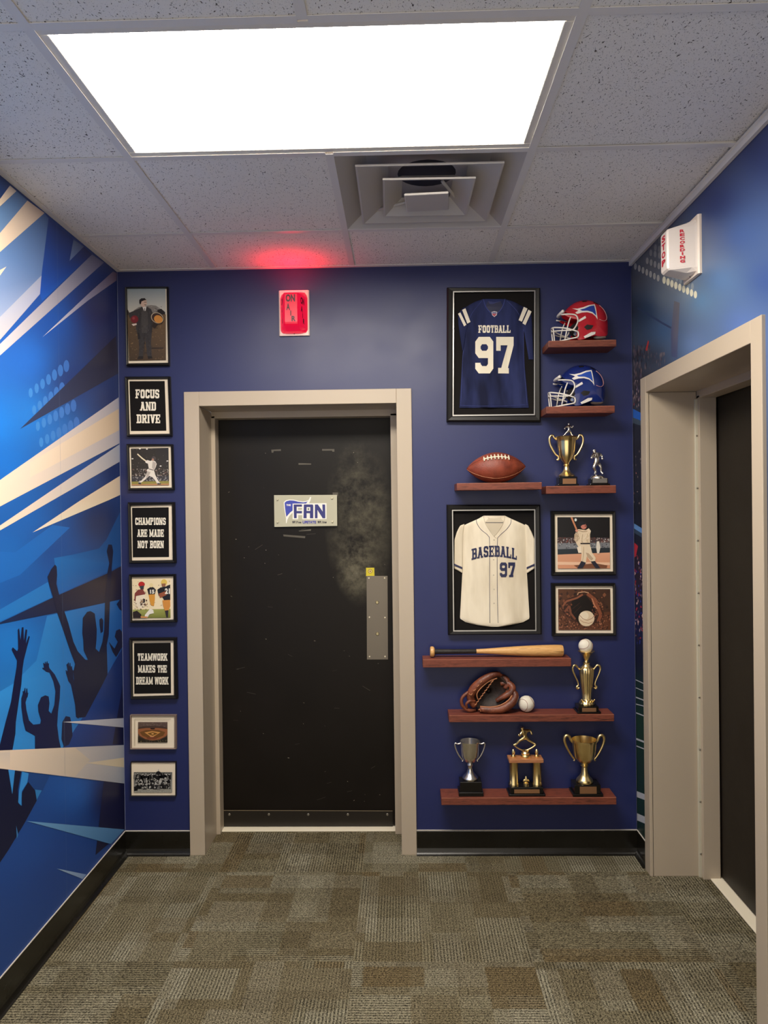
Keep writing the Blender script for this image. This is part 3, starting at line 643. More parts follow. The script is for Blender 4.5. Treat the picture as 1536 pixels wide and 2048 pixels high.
mur('blue_panel', [([(108, 1116), (147, 1109), (198, 1097), (213, 1079), (242, 1020), (245, 1130), (118, 1188)], [(28, 110, 188), (24, 95, 170), (22, 82, 150), (24, 78, 145), (36, 78, 140), (32, 82, 150), (24, 100, 180)])], base=1)
mur('blue_panel', [([(96, 1164), (104, 1195), (0, 1243), (-80, 1282), (-80, 1262), (0, 1219)], (34, 120, 200))], base=1)
mur('blue_panel', [([(-60, 1100), (30, 1105), (105, 1050), (140, 1055), (40, 1150), (-60, 1190)], (26, 104, 190))], base=1)
mur('blue_panel', [([(94, 1232), (244, 1198), (246, 1294), (164, 1437), (125, 1498), (-120, 1502), (-120, 1440), (0, 1383), (27, 1367), (73, 1321)], [(42, 130, 208), (33, 96, 174), (30, 84, 164), (40, 116, 196), (48, 140, 220), (50, 150, 232), (50, 150, 232), (50, 150, 232), (46, 144, 226), (42, 134, 214)])], base=1)
mur('blue_panel', [([(246, 1294), (164, 1437), (125, 1496), (247, 1490)], [(24, 44, 105), (24, 66, 145), (22, 64, 140), (16, 32, 90)])], base=3)
mur('dark_ray', [([(0, 1245), (106, 1195), (219, 1145), (245, 1131), (246, 1198), (116, 1225), (-70, 1262)], [(16, 40, 85), (30, 32, 60), (48, 40, 50), (38, 34, 54), (34, 32, 60), (22, 30, 66), (16, 40, 85)])], base=4)
mur('dark_ray', [([(245, 1371), (225, 1489), (248, 1489)], (12, 16, 56))], base=5)
NV = (10, 18, 62); NV2 = (22, 26, 58)
sil = [
 ([(-120, 1700), (-60, 1560), (0, 1430), (30, 1310), (65, 1180), (80, 1080), (97, 980), (100, 940), (68, 875), (75, 862), (100, 885), (107, 870), (104, 760), (112, 750), (120, 820), (128, 745), (138, 745), (140, 825), (150, 757), (160, 760), (152, 840), (168, 795), (175, 800), (158, 865), (140, 935), (132, 990), (125, 1080), (110, 1180), (93, 1300), (90, 1370), (72, 1470), (0, 1470), (-60, 1700)], NV, 'dark silhouette of one raised arm with open hand'),
 ([(125, 1160), (135, 1130), (145, 1105), (150, 1130), (160, 1105), (163, 1140), (150, 1185), (155, 1230), (170, 1290), (195, 1315), (235, 1310), (240, 1290), (225, 1240), (222, 1200), (240, 1155), (265, 1143), (285, 1150), (290, 1190), (285, 1235), (300, 1250), (318, 1200), (325, 1120), (312, 1060), (290, 1010), (270, 1005), (250, 985), (260, 980), (258, 955), (268, 965), (275, 945), (283, 960), (290, 985), (320, 1020), (345, 1070), (353, 1090), (350, 1160), (340, 1240), (335, 1320), (345, 1400), (357, 1455), (205, 1460), (205, 1380), (150, 1350), (135, 1290), (125, 1210)], (16, 26, 70), 'dark silhouette of a fan with both arms up'),
 ([(312, 570), (290, 500), (278, 450), (300, 405), (322, 378), (332, 390), (335, 440), (330, 490), (345, 550), (375, 645), (400, 720), (430, 830), (455, 885), (500, 935), (515, 935), (490, 880), (488, 820), (482, 780), (485, 690), (510, 655), (530, 650), (555, 665), (567, 760), (565, 820), (560, 870), (580, 890), (600, 830), (610, 760), (615, 600), (630, 420), (640, 370), (625, 300), (635, 260), (655, 262), (663, 300), (655, 390), (645, 560), (637, 790), (625, 850), (630, 1020), (600, 1080), (500, 1270), (455, 1275), (440, 1180), (430, 1000), (440, 960), (410, 880), (370, 760), (335, 660)], NV2, 'dark silhouette of a fan raising both fists'),
 ([(385, 1010), (395, 1000), (390, 965), (398, 955), (405, 980), (410, 955), (418, 985), (430, 1000), (430, 1045), (440, 1090), (460, 1150), (475, 1190), (460, 1280), (445, 1270), (440, 1200), (415, 1080), (400, 1060)], (20, 28, 66), None),
 ([(637, 830), (670, 870), (690, 830), (672, 800), (680, 765), (700, 755), (718, 775), (722, 850), (680, 920), (660, 890)], (24, 26, 56), None),
 ([(582, 700), (595, 690), (605, 705), (603, 770), (590, 780), (583, 730)], (20, 26, 60), None),
 ([(683, 610), (700, 585), (722, 580), (722, 655), (700, 640)], (22, 28, 64), None),
 ([(365, 1300), (385, 1265), (410, 1270), (420, 1310), (425, 1380), (405, 1430), (375, 1445), (360, 1400)], (22, 30, 70), None),
 ([(-120, 1560), (48, 1572), (70, 1722), (90, 1578), (125, 1590), (105, 1700), (110, 1780), (130, 1790), (125, 1720), (165, 1650), (205, 1700), (215, 1760), (150, 1880), (50, 2048), (-120, 2300)], (10, 18, 54), 'dark silhouettes of the crowd below the wide ray')]
def finger(x0, y0, x1, y1, w=7): return [(x0 - w / 2, y0), (x1 - w * .35, y1), (x1 + w * .35, y1 - 2), (x0 + w / 2, y0)]
fing = {1: [(262, 988, 255, 955), (268, 984, 265, 948), (275, 984, 276, 945), (282, 988, 285, 957), (258, 992, 249, 983), (140, 1150, 135, 1120), (147, 1150, 146, 1102), (153, 1150, 157, 1104), (158, 1155, 164, 1130)],
        3: [(396, 1014, 385, 998), (402, 1010, 391, 962), (408, 1008, 400, 952), (415, 1008, 410, 955), (423, 1012, 419, 974)]}
for i, (p, c, lb) in enumerate(sil): mur('crowd_silhouette', [(zb(p), c)] + [(zb(finger(*q)), c) for q in fing.get(i, [])], eps=.00006, base=13 + (i % 3) * 2, label=lb)
mur('blue_panel', [(zb([(48, 1575), (88, 1578), (72, 1722)]), (54, 148, 228)), (zb([(130, 1590), (168, 1600), (160, 1655), (128, 1705), (125, 1790), (106, 1770), (112, 1700)]), (54, 148, 228)), (zb([(205, 1695), (245, 1700), (215, 1755)]), (48, 130, 200)), (zb([(95, 1905), (107, 1960), (98, 1985)]), (60, 125, 190))], base=9)
mur('blue_panel', [(zb([(168, 1595), (290, 1615), (250, 1700), (205, 1700), (165, 1650)]), (22, 70, 140))], base=6)
mur('dark_ray', [([(208, 1560), (191, 1710), (250, 1660), (250, 1565)], [(24, 26, 66), (22, 24, 58), (6, 8, 48), (8, 10, 52)])], base=3)
mur('light_ray', [([(125, 1444), (248, 1436), (248, 1455)], [(215, 216, 224), (168, 172, 190), (168, 172, 190)])], base=10)
mur('light_ray', [([(0, 1501), (249, 1490), (249, 1567), (0, 1537), (-150, 1518), (-150, 1507)], [CR2, (168, 174, 188), (160, 168, 184), CR2, CR2, CR2]), ([(20, 1500), (150, 1495), (180, 1520), (150, 1553), (20, 1538)], [CR2, (222, 204, 184), (206, 194, 180), (216, 200, 184), CR2]), ([(171, 1526), (249, 1515), (249, 1535)], [(222, 206, 184), (220, 206, 176), (220, 206, 176)])], base=10)
mur('light_ray', [([(53, 1642), (249, 1659), (222, 1688)], [(110, 165, 215), (76, 128, 182), (76, 128, 182)])], base=6)
mur('light_ray', [([(113, 1737), (173, 1749), (165, 1758)], [(160, 190, 220), (130, 158, 205), (130, 158, 205)])], base=6)
# vinyl seam and the trimmed vinyl edge in the corner
for nm, y0, y1, z0, z1, c in (('vinyl_seam', -.5755, -.5747, BB, H, (104, 128, 168)), ('vinyl_edge', -.006, -.0005, BB, H, (150, 160, 196))):
    fe = Flat(lambda u, v, d: Vector((XL + .0024 + d, u, v))); fe.poly([(y0, z0), (y1, z0), (y1, z1), (y0, z1)], c)
    o = fe.build(nm, PRINT, mural); o.matrix_parent_inverse = Matrix.Translation(-mural.location)

# ------------------------------------------------------------------ right wall mural
def rmap(px, py, d=0.0): return at(px, py, 0, XR - .0006 - d)
mural2 = empty('wall_mural', (XR, -.5, 1.2)); tag(mural2, 'printed night stadium mural with floodlights above and beside the right doorway', 'mural')
skyf = idw([(1300, 480, (70, 76, 92)), (1270, 560, (84, 88, 100)), (1536, 300, (28, 46, 100)), (1430, 400, (38, 56, 112)), (1480, 470, (62, 92, 150)), (1440, 560, (92, 126, 172)), (1400, 600, (96, 134, 172)), (1330, 590, (104, 118, 134)), (1345, 565, (128, 134, 140)), (1300, 535, (100, 104, 112)), (1375, 585, (126, 142, 160)),
            (1480, 650, (84, 112, 170)), (1536, 560, (58, 84, 142)), (1330, 660, (56, 88, 126)), (1290, 620, (38, 62, 92)), (1268, 620, (34, 44, 66)), (1390, 690, (92, 118, 162)), (1300, 720, (52, 60, 76)), (1275, 760, (38, 36, 46)), (1275, 900, (26, 24, 30)),
            (1275, 1000, (24, 26, 34)), (1280, 1060, (20, 24, 34)), (1280, 1150, (40, 26, 34)), (1280, 1250, (24, 26, 60)), (1280, 1320, (14, 18, 40)), (1280, 1370, (20, 44, 36)), (1282, 1450, (22, 54, 34)), (1284, 1600, (18, 48, 36)), (1290, 1680, (14, 40, 34)), (1600, 700, (70, 96, 150)), (1800, 700, (40, 60, 110)), (1700, 1300, (24, 36, 60))], 2.4)
def skw(u, v):
    c = Vector((XR, max(u, -2.2), v)) - CAM; z = c.dot(R_FWD); return skyf(768 + F_PX * c.dot(R_RIGHT) / z, 1024 + F_PX * c.dot(R_DOWN) / z)
fr_ = Flat(lambda u, v, d: Vector((XR - .0006 - d, u, v)))
fr_.grid(D2[1], 0, BB + .002, D2[2], 8, 60, skw); fr_.grid(YB, 0, D2[2], H - .024, 96, 22, skw); fr_.grid(YB, D2[0], BB + .002, D2[2], 40, 30, skw)
def rm(fl, nm):
    o = fl.build(nm, PRINT, mural2); o.matrix_parent_inverse = Matrix.Translation(-mural2.location); return o
rm(fr_, 'background_print')
zR = zm(1240, 380, 4.875)
for i in range(9):
    u = i / 8; x, y = zR(430 + 305 * u, 878 + 142 * u); fl = Flat(rmap); fl.ell(x, y, 3.4, 7.6, (236, 232, 204), 12, layer=2); rm(fl, 'floodlight_dot')
for (xs, ys, n, dx, dy, c) in ((150, 745, 7, 37, 19, (176, 176, 172)), (265, 690, 4, 38, 17, (158, 158, 158)), (300, 612, 3, 42, 13, (138, 140, 144)), (345, 560, 2, 38, 15, (122, 126, 132)), (345, 480, 2, 38, 8, (104, 108, 116)), (440, 800, 8, 38, 20, (150, 160, 168))):
    for i in range(n): x, y = zR(xs + dx * i, ys + dy * i); fl = Flat(rmap); fl.ell(x, y, 2.8, 6.8, c, 12, layer=2); rm(fl, 'floodlight_dot')
fl = Flat(rmap); fl.poly([zR(*p) for p in ((528, 1080), (582, 1100), (556, 1640), (500, 1620), (496, 1400))], [(104, 104, 110), (104, 104, 110), (66, 76, 112), (62, 70, 104), (64, 74, 108)])
fl.line([zR(170, 1150), zR(400, 1290), zR(498, 1345)], 4, (44, 62, 96)); rm(fl, 'floodlight_mast')
fl = Flat(rmap); rr_ = random
fl.specks(1266, 1284, 690, 810, 60, 1.5, [(96, 84, 92), (60, 50, 60), (104, 84, 88), (40, 34, 44), (80, 70, 92)], 2, 6); fl.specks(1266, 1300, 690, 740, 60, 1.5, [(88, 80, 90), (60, 54, 66), (100, 90, 96), (48, 44, 56)], 2, 7); fl.specks(1296, 1330, 704, 735, 26, 1.4, [(88, 84, 96), (64, 62, 76), (104, 98, 106)], 2, 6)
fl.specks(1265, 1284, 760, 820, 34, 1.6, [(120, 60, 70), (150, 128, 130), (60, 44, 54), (44, 38, 46)], 2, 4)
fl.specks(1267, 1285, 900, 1030, 26, 1.6, [(120, 106, 106), (150, 96, 90), (44, 40, 52)], 2, 2.2)
fl.specks(1268, 1288, 1110, 1290, 120, 2.0, [(150, 40, 52), (40, 50, 130), (190, 150, 150), (60, 30, 44), (120, 96, 110), (30, 34, 96)], 2, 2.4)
fl.poly([(1291, 700), (1296, 680), (1298, 684), (1294, 702)], (170, 50, 50), 3); fl.poly([(1265, 1082), (1276, 1092), (1272, 1112), (1265, 1120)], (180, 40, 50), 3)
fl.poly([(1263, 816), (1284, 827), (1284, 842), (1263, 834)], (34, 96, 190), 3); fl.poly([(1263, 834), (1284, 842), (1284, 852), (1263, 845)], (64, 78, 92), 3)
fl.poly([(1265, 1045), (1286, 1058), (1286, 1068), (1265, 1055)], (96, 140, 196), 3); fl.poly([(1265, 1055), (1286, 1068), (1286, 1076), (1265, 1064)], (50, 66, 84), 3)
rm(fl, 'crowd_print')['kind'] = 'stuff'
for y0, y1, wv in ((1358, 1370, 1.4), (1374, 1385, 1.4), (1393, 1403, 2.2), (1407, 1414, 1.6), (1424, 1434, 2), (1476, 1486, 3.4), (1490, 1500, 2), (1586, 1596, 11), (1631, 1642, 13)): fl = Flat(rmap); fl.line([(1268, y0), (1294, y1)], wv, (188, 190, 196), 2); rm(fl, 'yard_line')
fe = Flat(lambda u, v, d: Vector((XR - .0030 - d, u, v))); fe.poly([(-.0004, BB), (-.004, BB), (-.004, H - .03), (-.0004, H - .03)], (120, 122, 140)); rm(fe, 'vinyl_edge')

# ================================================================== SIGNS AND WARNING LIGHTS
def thing(name, label, cat, loc, group=None):
    o = empty(name, loc); tag(o, label, cat, group); return o
def adopt(o, par): o.parent = par; o.matrix_parent_inverse = Matrix.Translation(-par.location); return o

# acrylic plate on the back door
zF = zm(530, 970, 9.035)
def fmap(x, y, d=0.0): return dpt(*zF(x, y), d)
sc_ = fmap(735, 470); sign = thing('door_sign', 'clear acrylic door sign with blue pennant logo reading THE FAN', 'sign', (sc_.x, DD - .012, sc_.z))
adopt(prism('plate', [(163, 183), (1300, 178), (1305, 738), (170, 757)], .010, .016, mat('frosted_acrylic', (192, 188, 164), .22), fmap), sign)
for x, y in ((238, 262), (1220, 240), (242, 668), (1226, 660)):
    p = fmap(x, y); o = lathe('standoff_screw', [(.0001, .009), (.003, .009), (.0045, .006), (.0045, -.016)], mat('satin_standoff', (226, 220, 196), .3, .7), sign, 14)
    o.rotation_euler = (math.pi / 2, 0, 0); o.location = (p.x - sign.location.x, DD - .016 - sign.location.y, p.z - sign.location.z)
fl = Flat(lambda x, y, d: fmap(x, y, .0162 + d)); WH, BL1, BL2 = (244, 242, 232), (62, 74, 176), (50, 52, 122)
fl.poly([(338, 310), (380, 275), (440, 262), (520, 265), (600, 285), (680, 298), (740, 290), (790, 268), (815, 215), (835, 220), (820, 280), (795, 330), (1112, 328), (1112, 615), (960, 620), (680, 620), (600, 545), (600, 620), (498, 620), (498, 500), (440, 560), (405, 625), (390, 690), (378, 690), (378, 600), (345, 420)], WH)
fl.poly([(355, 320), (390, 292), (450, 278), (520, 282), (600, 302), (690, 314), (745, 306), (772, 292), (742, 335), (498, 336), (498, 462), (450, 500), (385, 575), (362, 420)], BL1)
put_font(fl, 'THE', 385, 466, 346, 380, WH, .05)
for p in ([(518, 352), (668, 352), (668, 392), (572, 392), (572, 470), (668, 470), (668, 512), (572, 512), (572, 600), (524, 600)],
          [(702, 352), (862, 352), (872, 372), (872, 600), (812, 600), (812, 510), (752, 510), (752, 600), (695, 600)], [(902, 352), (955, 352), (1042, 480), (1036, 352), (1086, 352), (1090, 600), (1042, 600), (948, 450), (948, 600), (902, 600)]): fl.poly(p, BL2)
fl.poly([(596, 414), (668, 414), (668, 446), (596, 446)], (186, 184, 160)); fl.poly([(602, 545), (672, 545), (672, 622), (602, 622)], (190, 188, 164)); fl.poly([(752, 400), (818, 400), (818, 468), (752, 468)], WH); fl.poly([(772, 418), (798, 418), (798, 452), (772, 452)], (120, 130, 120))
put_font(fl, '97.7', 492, 594, 652, 692, (52, 48, 66), .04); put_font(fl, 'FM', 600, 652, 664, 692, (52, 48, 66), .03)
put_font(fl, 'UPSTATE', 680, 922, 646, 696, (84, 84, 178), .04); put_font(fl, '97.1', 950, 1050, 650, 690, (52, 48, 66), .04); put_font(fl, 'FM', 1058, 1112, 660, 690, (52, 48, 66), .03)
adopt(fl.build('logo_print', GLOSSP), sign)
# yellow sticker above the push plate
pc = dpt(740, 1143); st = thing('sticker', 'small yellow square sticker above the steel push plate', 'sticker', (pc.x, DD, pc.z))
adopt(prism('backing', [(732, 1135.6), (748.5, 1135.4), (749, 1152), (732, 1152.3)], 0, .0006, mat('yellow_sticker', (214, 196, 44), .5), dpt), st)
fl = Flat(lambda x, y, d: dpt(x, y, .0007 + d)); fl.ell(740.4, 1142.6, 4.6, 4.4, (150, 120, 40), 16); fl.ell(740.4, 1142.6, 3.4, 3.2, (226, 208, 120), 16); fl.ell(740.4, 1142.6, 1.6, 1.5, (140, 84, 60), 12)
adopt(fl.build('round_print', GLOSSP), st)

def warning_light(name, label, mapw, loc, lens_m, plate_m, txt_c, texts, lamp=None):
    """mapw(u, v, d): u across the plate, v up from its middle, d out of the wall"""
    t = thing(name, label, 'warning light', loc); hw, hh = .0675, .100
    def pr(nm, prof, m, rows_=None):
        """prof: list of (u,d) closed outline at given v rows: [(v, scale_u, scale_d)]"""
        V, Fc = [], []; n = len(prof)
        for (v, su, sd) in rows_:
            for (u, d) in prof: V.append(mapw(u * su, v, d * sd))
        for k in range(len(rows_) - 1):
            for i in range(n): Fc.append((k * n + i, k * n + (i + 1) % n, (k + 1) * n + (i + 1) % n, (k + 1) * n + i))
        Fc.append(tuple(range(n)))
        Fc.append(tuple((len(rows_) - 1) * n + i for i in range(n)))
        return adopt(fix_normals(mesh_obj(nm, V, Fc, m)), t)
    # plate with softly rounded rim
    pr('back_plate', [(-hw, 0), (hw, 0), (hw, .008), (hw - .005, .013), (-hw + .005, .013), (-hw, .008)], plate_m, [(-hh, 1, 1), (hh, 1, 1)])
    prof = [(-.061, .012), (-.058, .018), (-.054, .03), (-.032, .098), (-.027, .104), (.027, .104), (.032, .098), (.054, .03), (.058, .018), (.061, .012)]
    pr('lens', prof, lens_m, [(-.091, .98, .13), (-.088, .99, .4), (-.076, 1, .93), (-.070, 1, .99), (-.062, 1, 1), (.058, 1, 1), (.064, 1, .97), (.082, .99, .4), (.091, .98, .13)])
    def face(u, v, side, d):      # side 0 front, -1 / 1 flanks ; u runs 0..1 across that flank
        if side == 0: return mapw(u, v, .1046 + d)
        a, b = (.0545, .0285), (.0325, .0970)            # (u, d) ends of the flank
        k = .5 + (u if side < 0 else -u) / .07; uu = a[0] + (b[0] - a[0]) * k; dd = a[1] + (b[1] - a[1]) * k
        nx, nd = .952, .306
        return mapw(side * (uu + nx * (.0008 + d)), v, dd + nd * (.0008 + d))
    for side, rows_ in texts:
        f = Flat(lambda x, y, d, sd=side: face(x, y, sd, d))
        for (s_, u0, u1, vt, vb) in rows_: put_font(f, s_, u0, u1, vt, vb, txt_c, .045)
        adopt(f.build('lettering', PRINT), t)
    o = ball('screw', mapw(0, -.092, .0135), .0028, STEEL, None, 10, 6); adopt(o, t)
    if lamp:
        ld = bpy.data.lights.new('red_bulb', 'AREA'); ld.shape = 'RECTANGLE'; ld.size = .07; ld.size_y = .05; ld.energy = lamp; ld.color = (1, .004, .025)
        lo = bpy.data.objects.new('red_bulb', ld); COL.objects.link(lo); adopt(lo, t); lo.location = mapw(0, .080, .075); lo.rotation_euler = (math.pi, 0, 0)
    return t
RED = (0.92, .02, .08)
lens_red = mat('lit_red_lens', (96, 4, 14), .3, spec=.3, emit=(236, 12, 58), es=.62)
plate_lit = mat('ivory_plastic', (238, 222, 206), .4); lens_white = mat('ivory_lens', (238, 226, 216), .32)
c_air = Vector((-.4605, 0, 2.407))
warning_light('on_air_light', 'lit red ON AIR warning light on the wall above the door', lambda u, v, d: Vector((c_air.x + u, -d, c_air.z + v)), (c_air.x, 0, c_air.z - .1), lens_red, plate_lit, (52, 10, 22),
   [(0, [('ON', -.022, .018, .056, .024), ('A', -.020, -.004, .017, -.012), ('I', -.003, .001, -.014, -.036), ('R', .002, .020, -.037, -.060)]),
    (-1, [('ON', -.018, .018, .052, .022), ('A', -.014, .004, .014, -.012), ('I', -.002, .002, -.016, -.036), ('R', .0, .016, -.038, -.060)]),
    (1, [('ON', -.018, .018, .052, .022), ('A', -.016, .002, .014, -.012), ('I', -.002, .002, -.016, -.036), ('R', .002, .018, -.038, -.060)])], lamp=.5)
c_st = Vector((XR, -.677, 2.42))
RC = (206, 34, 58)
def col(txt, u0, u1, v0, v1):
    n = len(txt); h = (v0 - v1) / n; return [(ch, (u0 if ch != 'I' else u0 + (u1 - u0) * .36), (u1 if ch != 'I' else u1 - (u1 - u0) * .36), v0 - i * h, v0 - (i + .80) * h) for i, ch in enumerate(txt)]
warning_light('recording_light', 'unlit white STOP RECORDING warning light above the right doorway', lambda u, v, d: Vector((XR - d, c_st.y - u, c_st.z + v)), (XR, c_st.y, c_st.z - .1), lens_white, plate_lit, RC,
   [(0, col('STOP', -.016, .016, .052, -.058)), (1, col('RECORDING', -.002, .013, .056, -.060)), (-1, col('RECORDING', -.013, .002, .056, -.060))])

# ================================================================== FRAMED PICTURES
def lerpq(q, s):
    cx = sum(p[0] for p in q) / 4; cy = sum(p[1] for p in q) / 4; return [(cx + (x - cx) * s, cy + (y - cy) * s) for x, y in q]
def picture(name, label, cat, outer, inner, group=None, depth=.022, fm=FRAMEB, lip=.6):
    """outer / inner quads in photo pixels -> mitred frame standing off the back wall; returns the root"""
    c = back(sum(p[0] for p in outer) / 4, max(p[1] for p in outer), 0); t = thing(name, label, cat, (c.x, 0, c.z), group)
    V, Fc = [], []
    oq = [back(x, y, -depth) for x, y in outer]; iq = [back(x, y, -depth) for x, y in inner]
    mq = [o + (i - o) * .25 for o, i in zip(oq, iq)]; m2 = [o + (i - o) * .85 for o, i in zip(oq, iq)]
    def at_y(l, y): return [Vector((p.x, y, p.z)) for p in l]
    rings = [at_y(oq, 0), at_y(oq, -depth * .8), at_y(mq, -depth), at_y(m2, -depth * .92), at_y(iq, -depth * .7), at_y(iq, -depth * .3)]
    for r_ in rings: V += r_
    for k in range(len(rings) - 1):
        for i in range(4): Fc.append((4 * k + i, 4 * k + (i + 1) % 4, 4 * k + 4 + (i + 1) % 4, 4 * k + 4 + i))
    adopt(fix_normals(mesh_obj('frame', V, Fc, fm)), t); return t
def board(t, nm, quad, y, m, th=.002):
    return adopt(prism(nm, quad, -y - th, -y, m, lambda px, py, d: back(px, py, -d) if False else Vector((back(px, py, y).x, -(d), back(px, py, y).z))), t)
def pflat(y): return Flat(lambda px, py, d: (lambda b: Vector((b.x, y - d, b.z)))(back(px, py, y)), .00015)
def zq(z, l): return [z(*p) for p in l]
class ZFlat(Flat):
    def __init__(s, z, y): super().__init__(lambda a, b, d: (lambda q: Vector((q.x, y - d, q.z)))(back(*z(a, b), y)), .00015)

z4 = zm(200, 540, 4.45); z5 = zm(220, 980, 4.265); z7 = zm(240, 1410, 9.6); z1 = zm(860, 540, 3.657); z2 = zm(830, 990, 3.339); z3 = zm(830, 1270, 3.339)
YM, YP = -.010, -.0125                                    # mat board and print planes
def poster(label, z, outer, mt, blk, lines):
    t = picture('framed_poster', label, 'poster', zq(z, outer), zq(z, mt), 'motto posters left of the door')
    board(t, 'mat_board', lerpq(zq(z, mt), 1.01), YM, MATB); board(t, 'poster_sheet', zq(z, blk), YM - .002, BLACKP, .001)
    f = ZFlat(z, YM - .0032)
    for (s_, x0, x1, yt, yb_) in lines: put_text(f, s_, x0, x1, yt, yb_, (238, 230, 212))
    adopt(f.build('lettering', PRINT), t); return t
poster('black framed poster reading FOCUS AND DRIVE', z4, [(216, 948), (618, 945), (636, 1478), (237, 1482)], [(242, 970), (600, 968), (618, 1455), (257, 1460)], [(262, 990), (575, 988), (590, 1430), (275, 1432)],
       [('FOCUS', 318, 528, 1063, 1142), ('AND', 359, 499, 1174, 1252), ('DRIVE', 330, 537, 1286, 1364)])
poster('black framed poster reading CHAMPIONS ARE MADE NOT BORN', z5, [(148, 105), (545, 103), (558, 625), (160, 628)], [(170, 135), (525, 125), (532, 597), (180, 603)], [(188, 152), (500, 147), (503, 570), (195, 573)],
       [('CHAMPIONS', 216, 476, 236, 298), ('ARE MADE', 234, 460, 336, 400), ('NOT BORN', 238, 459, 432, 496)])
poster('black framed poster reading TEAMWORK MAKES THE DREAM WORK', z5, [(160, 1265), (562, 1262), (573, 1785), (175, 1790)], [(185, 1290), (540, 1287), (543, 1755), (190, 1765)], [(205, 1307), (517, 1303), (520, 1732), (207, 1737)],
       [('TEAMWORK', 236, 489, 1394, 1456), ('MAKES THE', 241, 486, 1494, 1557), ('DREAM WORK', 225, 499, 1594, 1658)])

def photo(label, z, outer, mt, ph, draw, fm=FRAMEB, group='framed photographs on the wall', mtm=MATB, depth=.022):
    t = picture('framed_photo', label, 'picture', zq(z, outer), zq(z, mt), group, depth, fm)
    board(t, 'mat_board', lerpq(zq(z, mt), 1.01), YM, mtm)
    f = ZFlat(z, YP); f.quad = ph; draw(f); adopt(f.build('photo_print', GLOSSP), t); return t
def d_man(f):
    f.poly([(240, 168), (583, 165), (586, 405), (248, 405)], [(140, 152, 160), (142, 154, 160), (205, 198, 184), (205, 198, 184)])
    f.poly([(300, 360), (345, 330), (455, 312), (500, 318), (560, 362), (560, 405), (290, 405)], (128, 122, 116)); f.specks(410, 560, 320, 400, 30, 8, [(160, 152, 144), (90, 84, 80)])
    f.poly([(510, 355), (545, 345), (580, 375), (580, 405), (515, 405)], (34, 28, 28)); f.poly([(246, 350), (262, 380), (330, 370), (340, 410), (248, 415)], (58, 50, 48))
    f.poly([(246, 400), (586, 395), (588, 803), (258, 808)], [(98, 78, 56), (108, 84, 58), (74, 56, 36), (66, 50, 34)]); f.specks(262, 584, 420, 795, 130, 12, [(120, 96, 66), (58, 44, 30), (90, 68, 44), (134, 108, 74)], None, .35)
    f.poly([(420, 690), (570, 690), (560, 702), (460, 704)], (50, 36, 26))
    f.poly([(375, 330), (415, 328), (455, 348), (476, 400), (470, 480), (462, 560), (455, 640), (462, 770), (425, 778), (408, 650), (400, 600), (388, 700), (385, 770), (345, 778), (350, 690), (342, 600), (330, 560), (318, 480), (300, 430), (262, 425), (252, 385), (300, 365), (345, 345)], (56, 52, 52))
    f.poly([(375, 350), (405, 350), (425, 380), (430, 480), (420, 560), (372, 560), (368, 450)], (72, 68, 66)); f.line([(400, 560), (396, 640), (392, 760)], 4, (38, 34, 34)); f.line([(360, 380), (352, 470), (344, 560)], 4, (40, 36, 36))
    f.line([(455, 390), (458, 470), (456, 560)], 5, (38, 34, 34)); f.poly([(378, 328), (415, 326), (408, 362), (396, 372)], (222, 216, 208)); f.line([(398, 340), (398, 372)], 6, (60, 56, 60))
    f.poly([(335, 560), (352, 560), (362, 612), (340, 618)], (36, 32, 32)); f.poly([(345, 768), (388, 768), (385, 792), (335, 794)], (30, 24, 20)); f.poly([(425, 768), (462, 768), (470, 788), (430, 792)], (30, 24, 20))
    f.specks(320, 470, 370, 560, 60, 6, [(64, 60, 60), (48, 44, 44), (78, 74, 72)], None, 2.2); f.specks(350, 456, 570, 760, 50, 6, [(64, 60, 60), (46, 42, 42)], None, 2.5)
    f.ell(388, 292, 30, 40, (206, 176, 158)); f.poly([(352, 290), (352, 268), (370, 254), (400, 252), (416, 270), (396, 272), (372, 282), (366, 306), (356, 304)], (34, 28, 28)); f.line([(394, 288), (416, 289)], 4, (50, 40, 38)); f.line([(398, 312), (414, 313)], 5, (70, 50, 44)); f.poly([(416, 290), (424, 304), (414, 304)], (206, 176, 158))
    f.ell(310, 440, 34, 34, (116, 32, 38), 20); f.ell(302, 432, 12, 12, (150, 62, 64)); f.poly([(284, 484), (328, 476), (330, 490), (300, 500)], (220, 200, 188))
    f.ell(512, 432, 64, 52, (58, 40, 28), 22, .5); f.ell(512, 428, 58, 46, (190, 176, 150), 22, .5); f.ell(513, 429, 52, 41, (60, 40, 34), 22, .5); f.ell(522, 440, 40, 34, (206, 138, 62), 18, .5); f.poly([(470, 472), (520, 486), (492, 524), (466, 508)], (46, 34, 26))
photo('framed colour photograph of a suited man with ball and basket', z4, [(218, 148), (600, 145), (612, 850), (232, 852)], [(235, 162), (590, 160), (605, 822), (245, 828)], None, d_man)
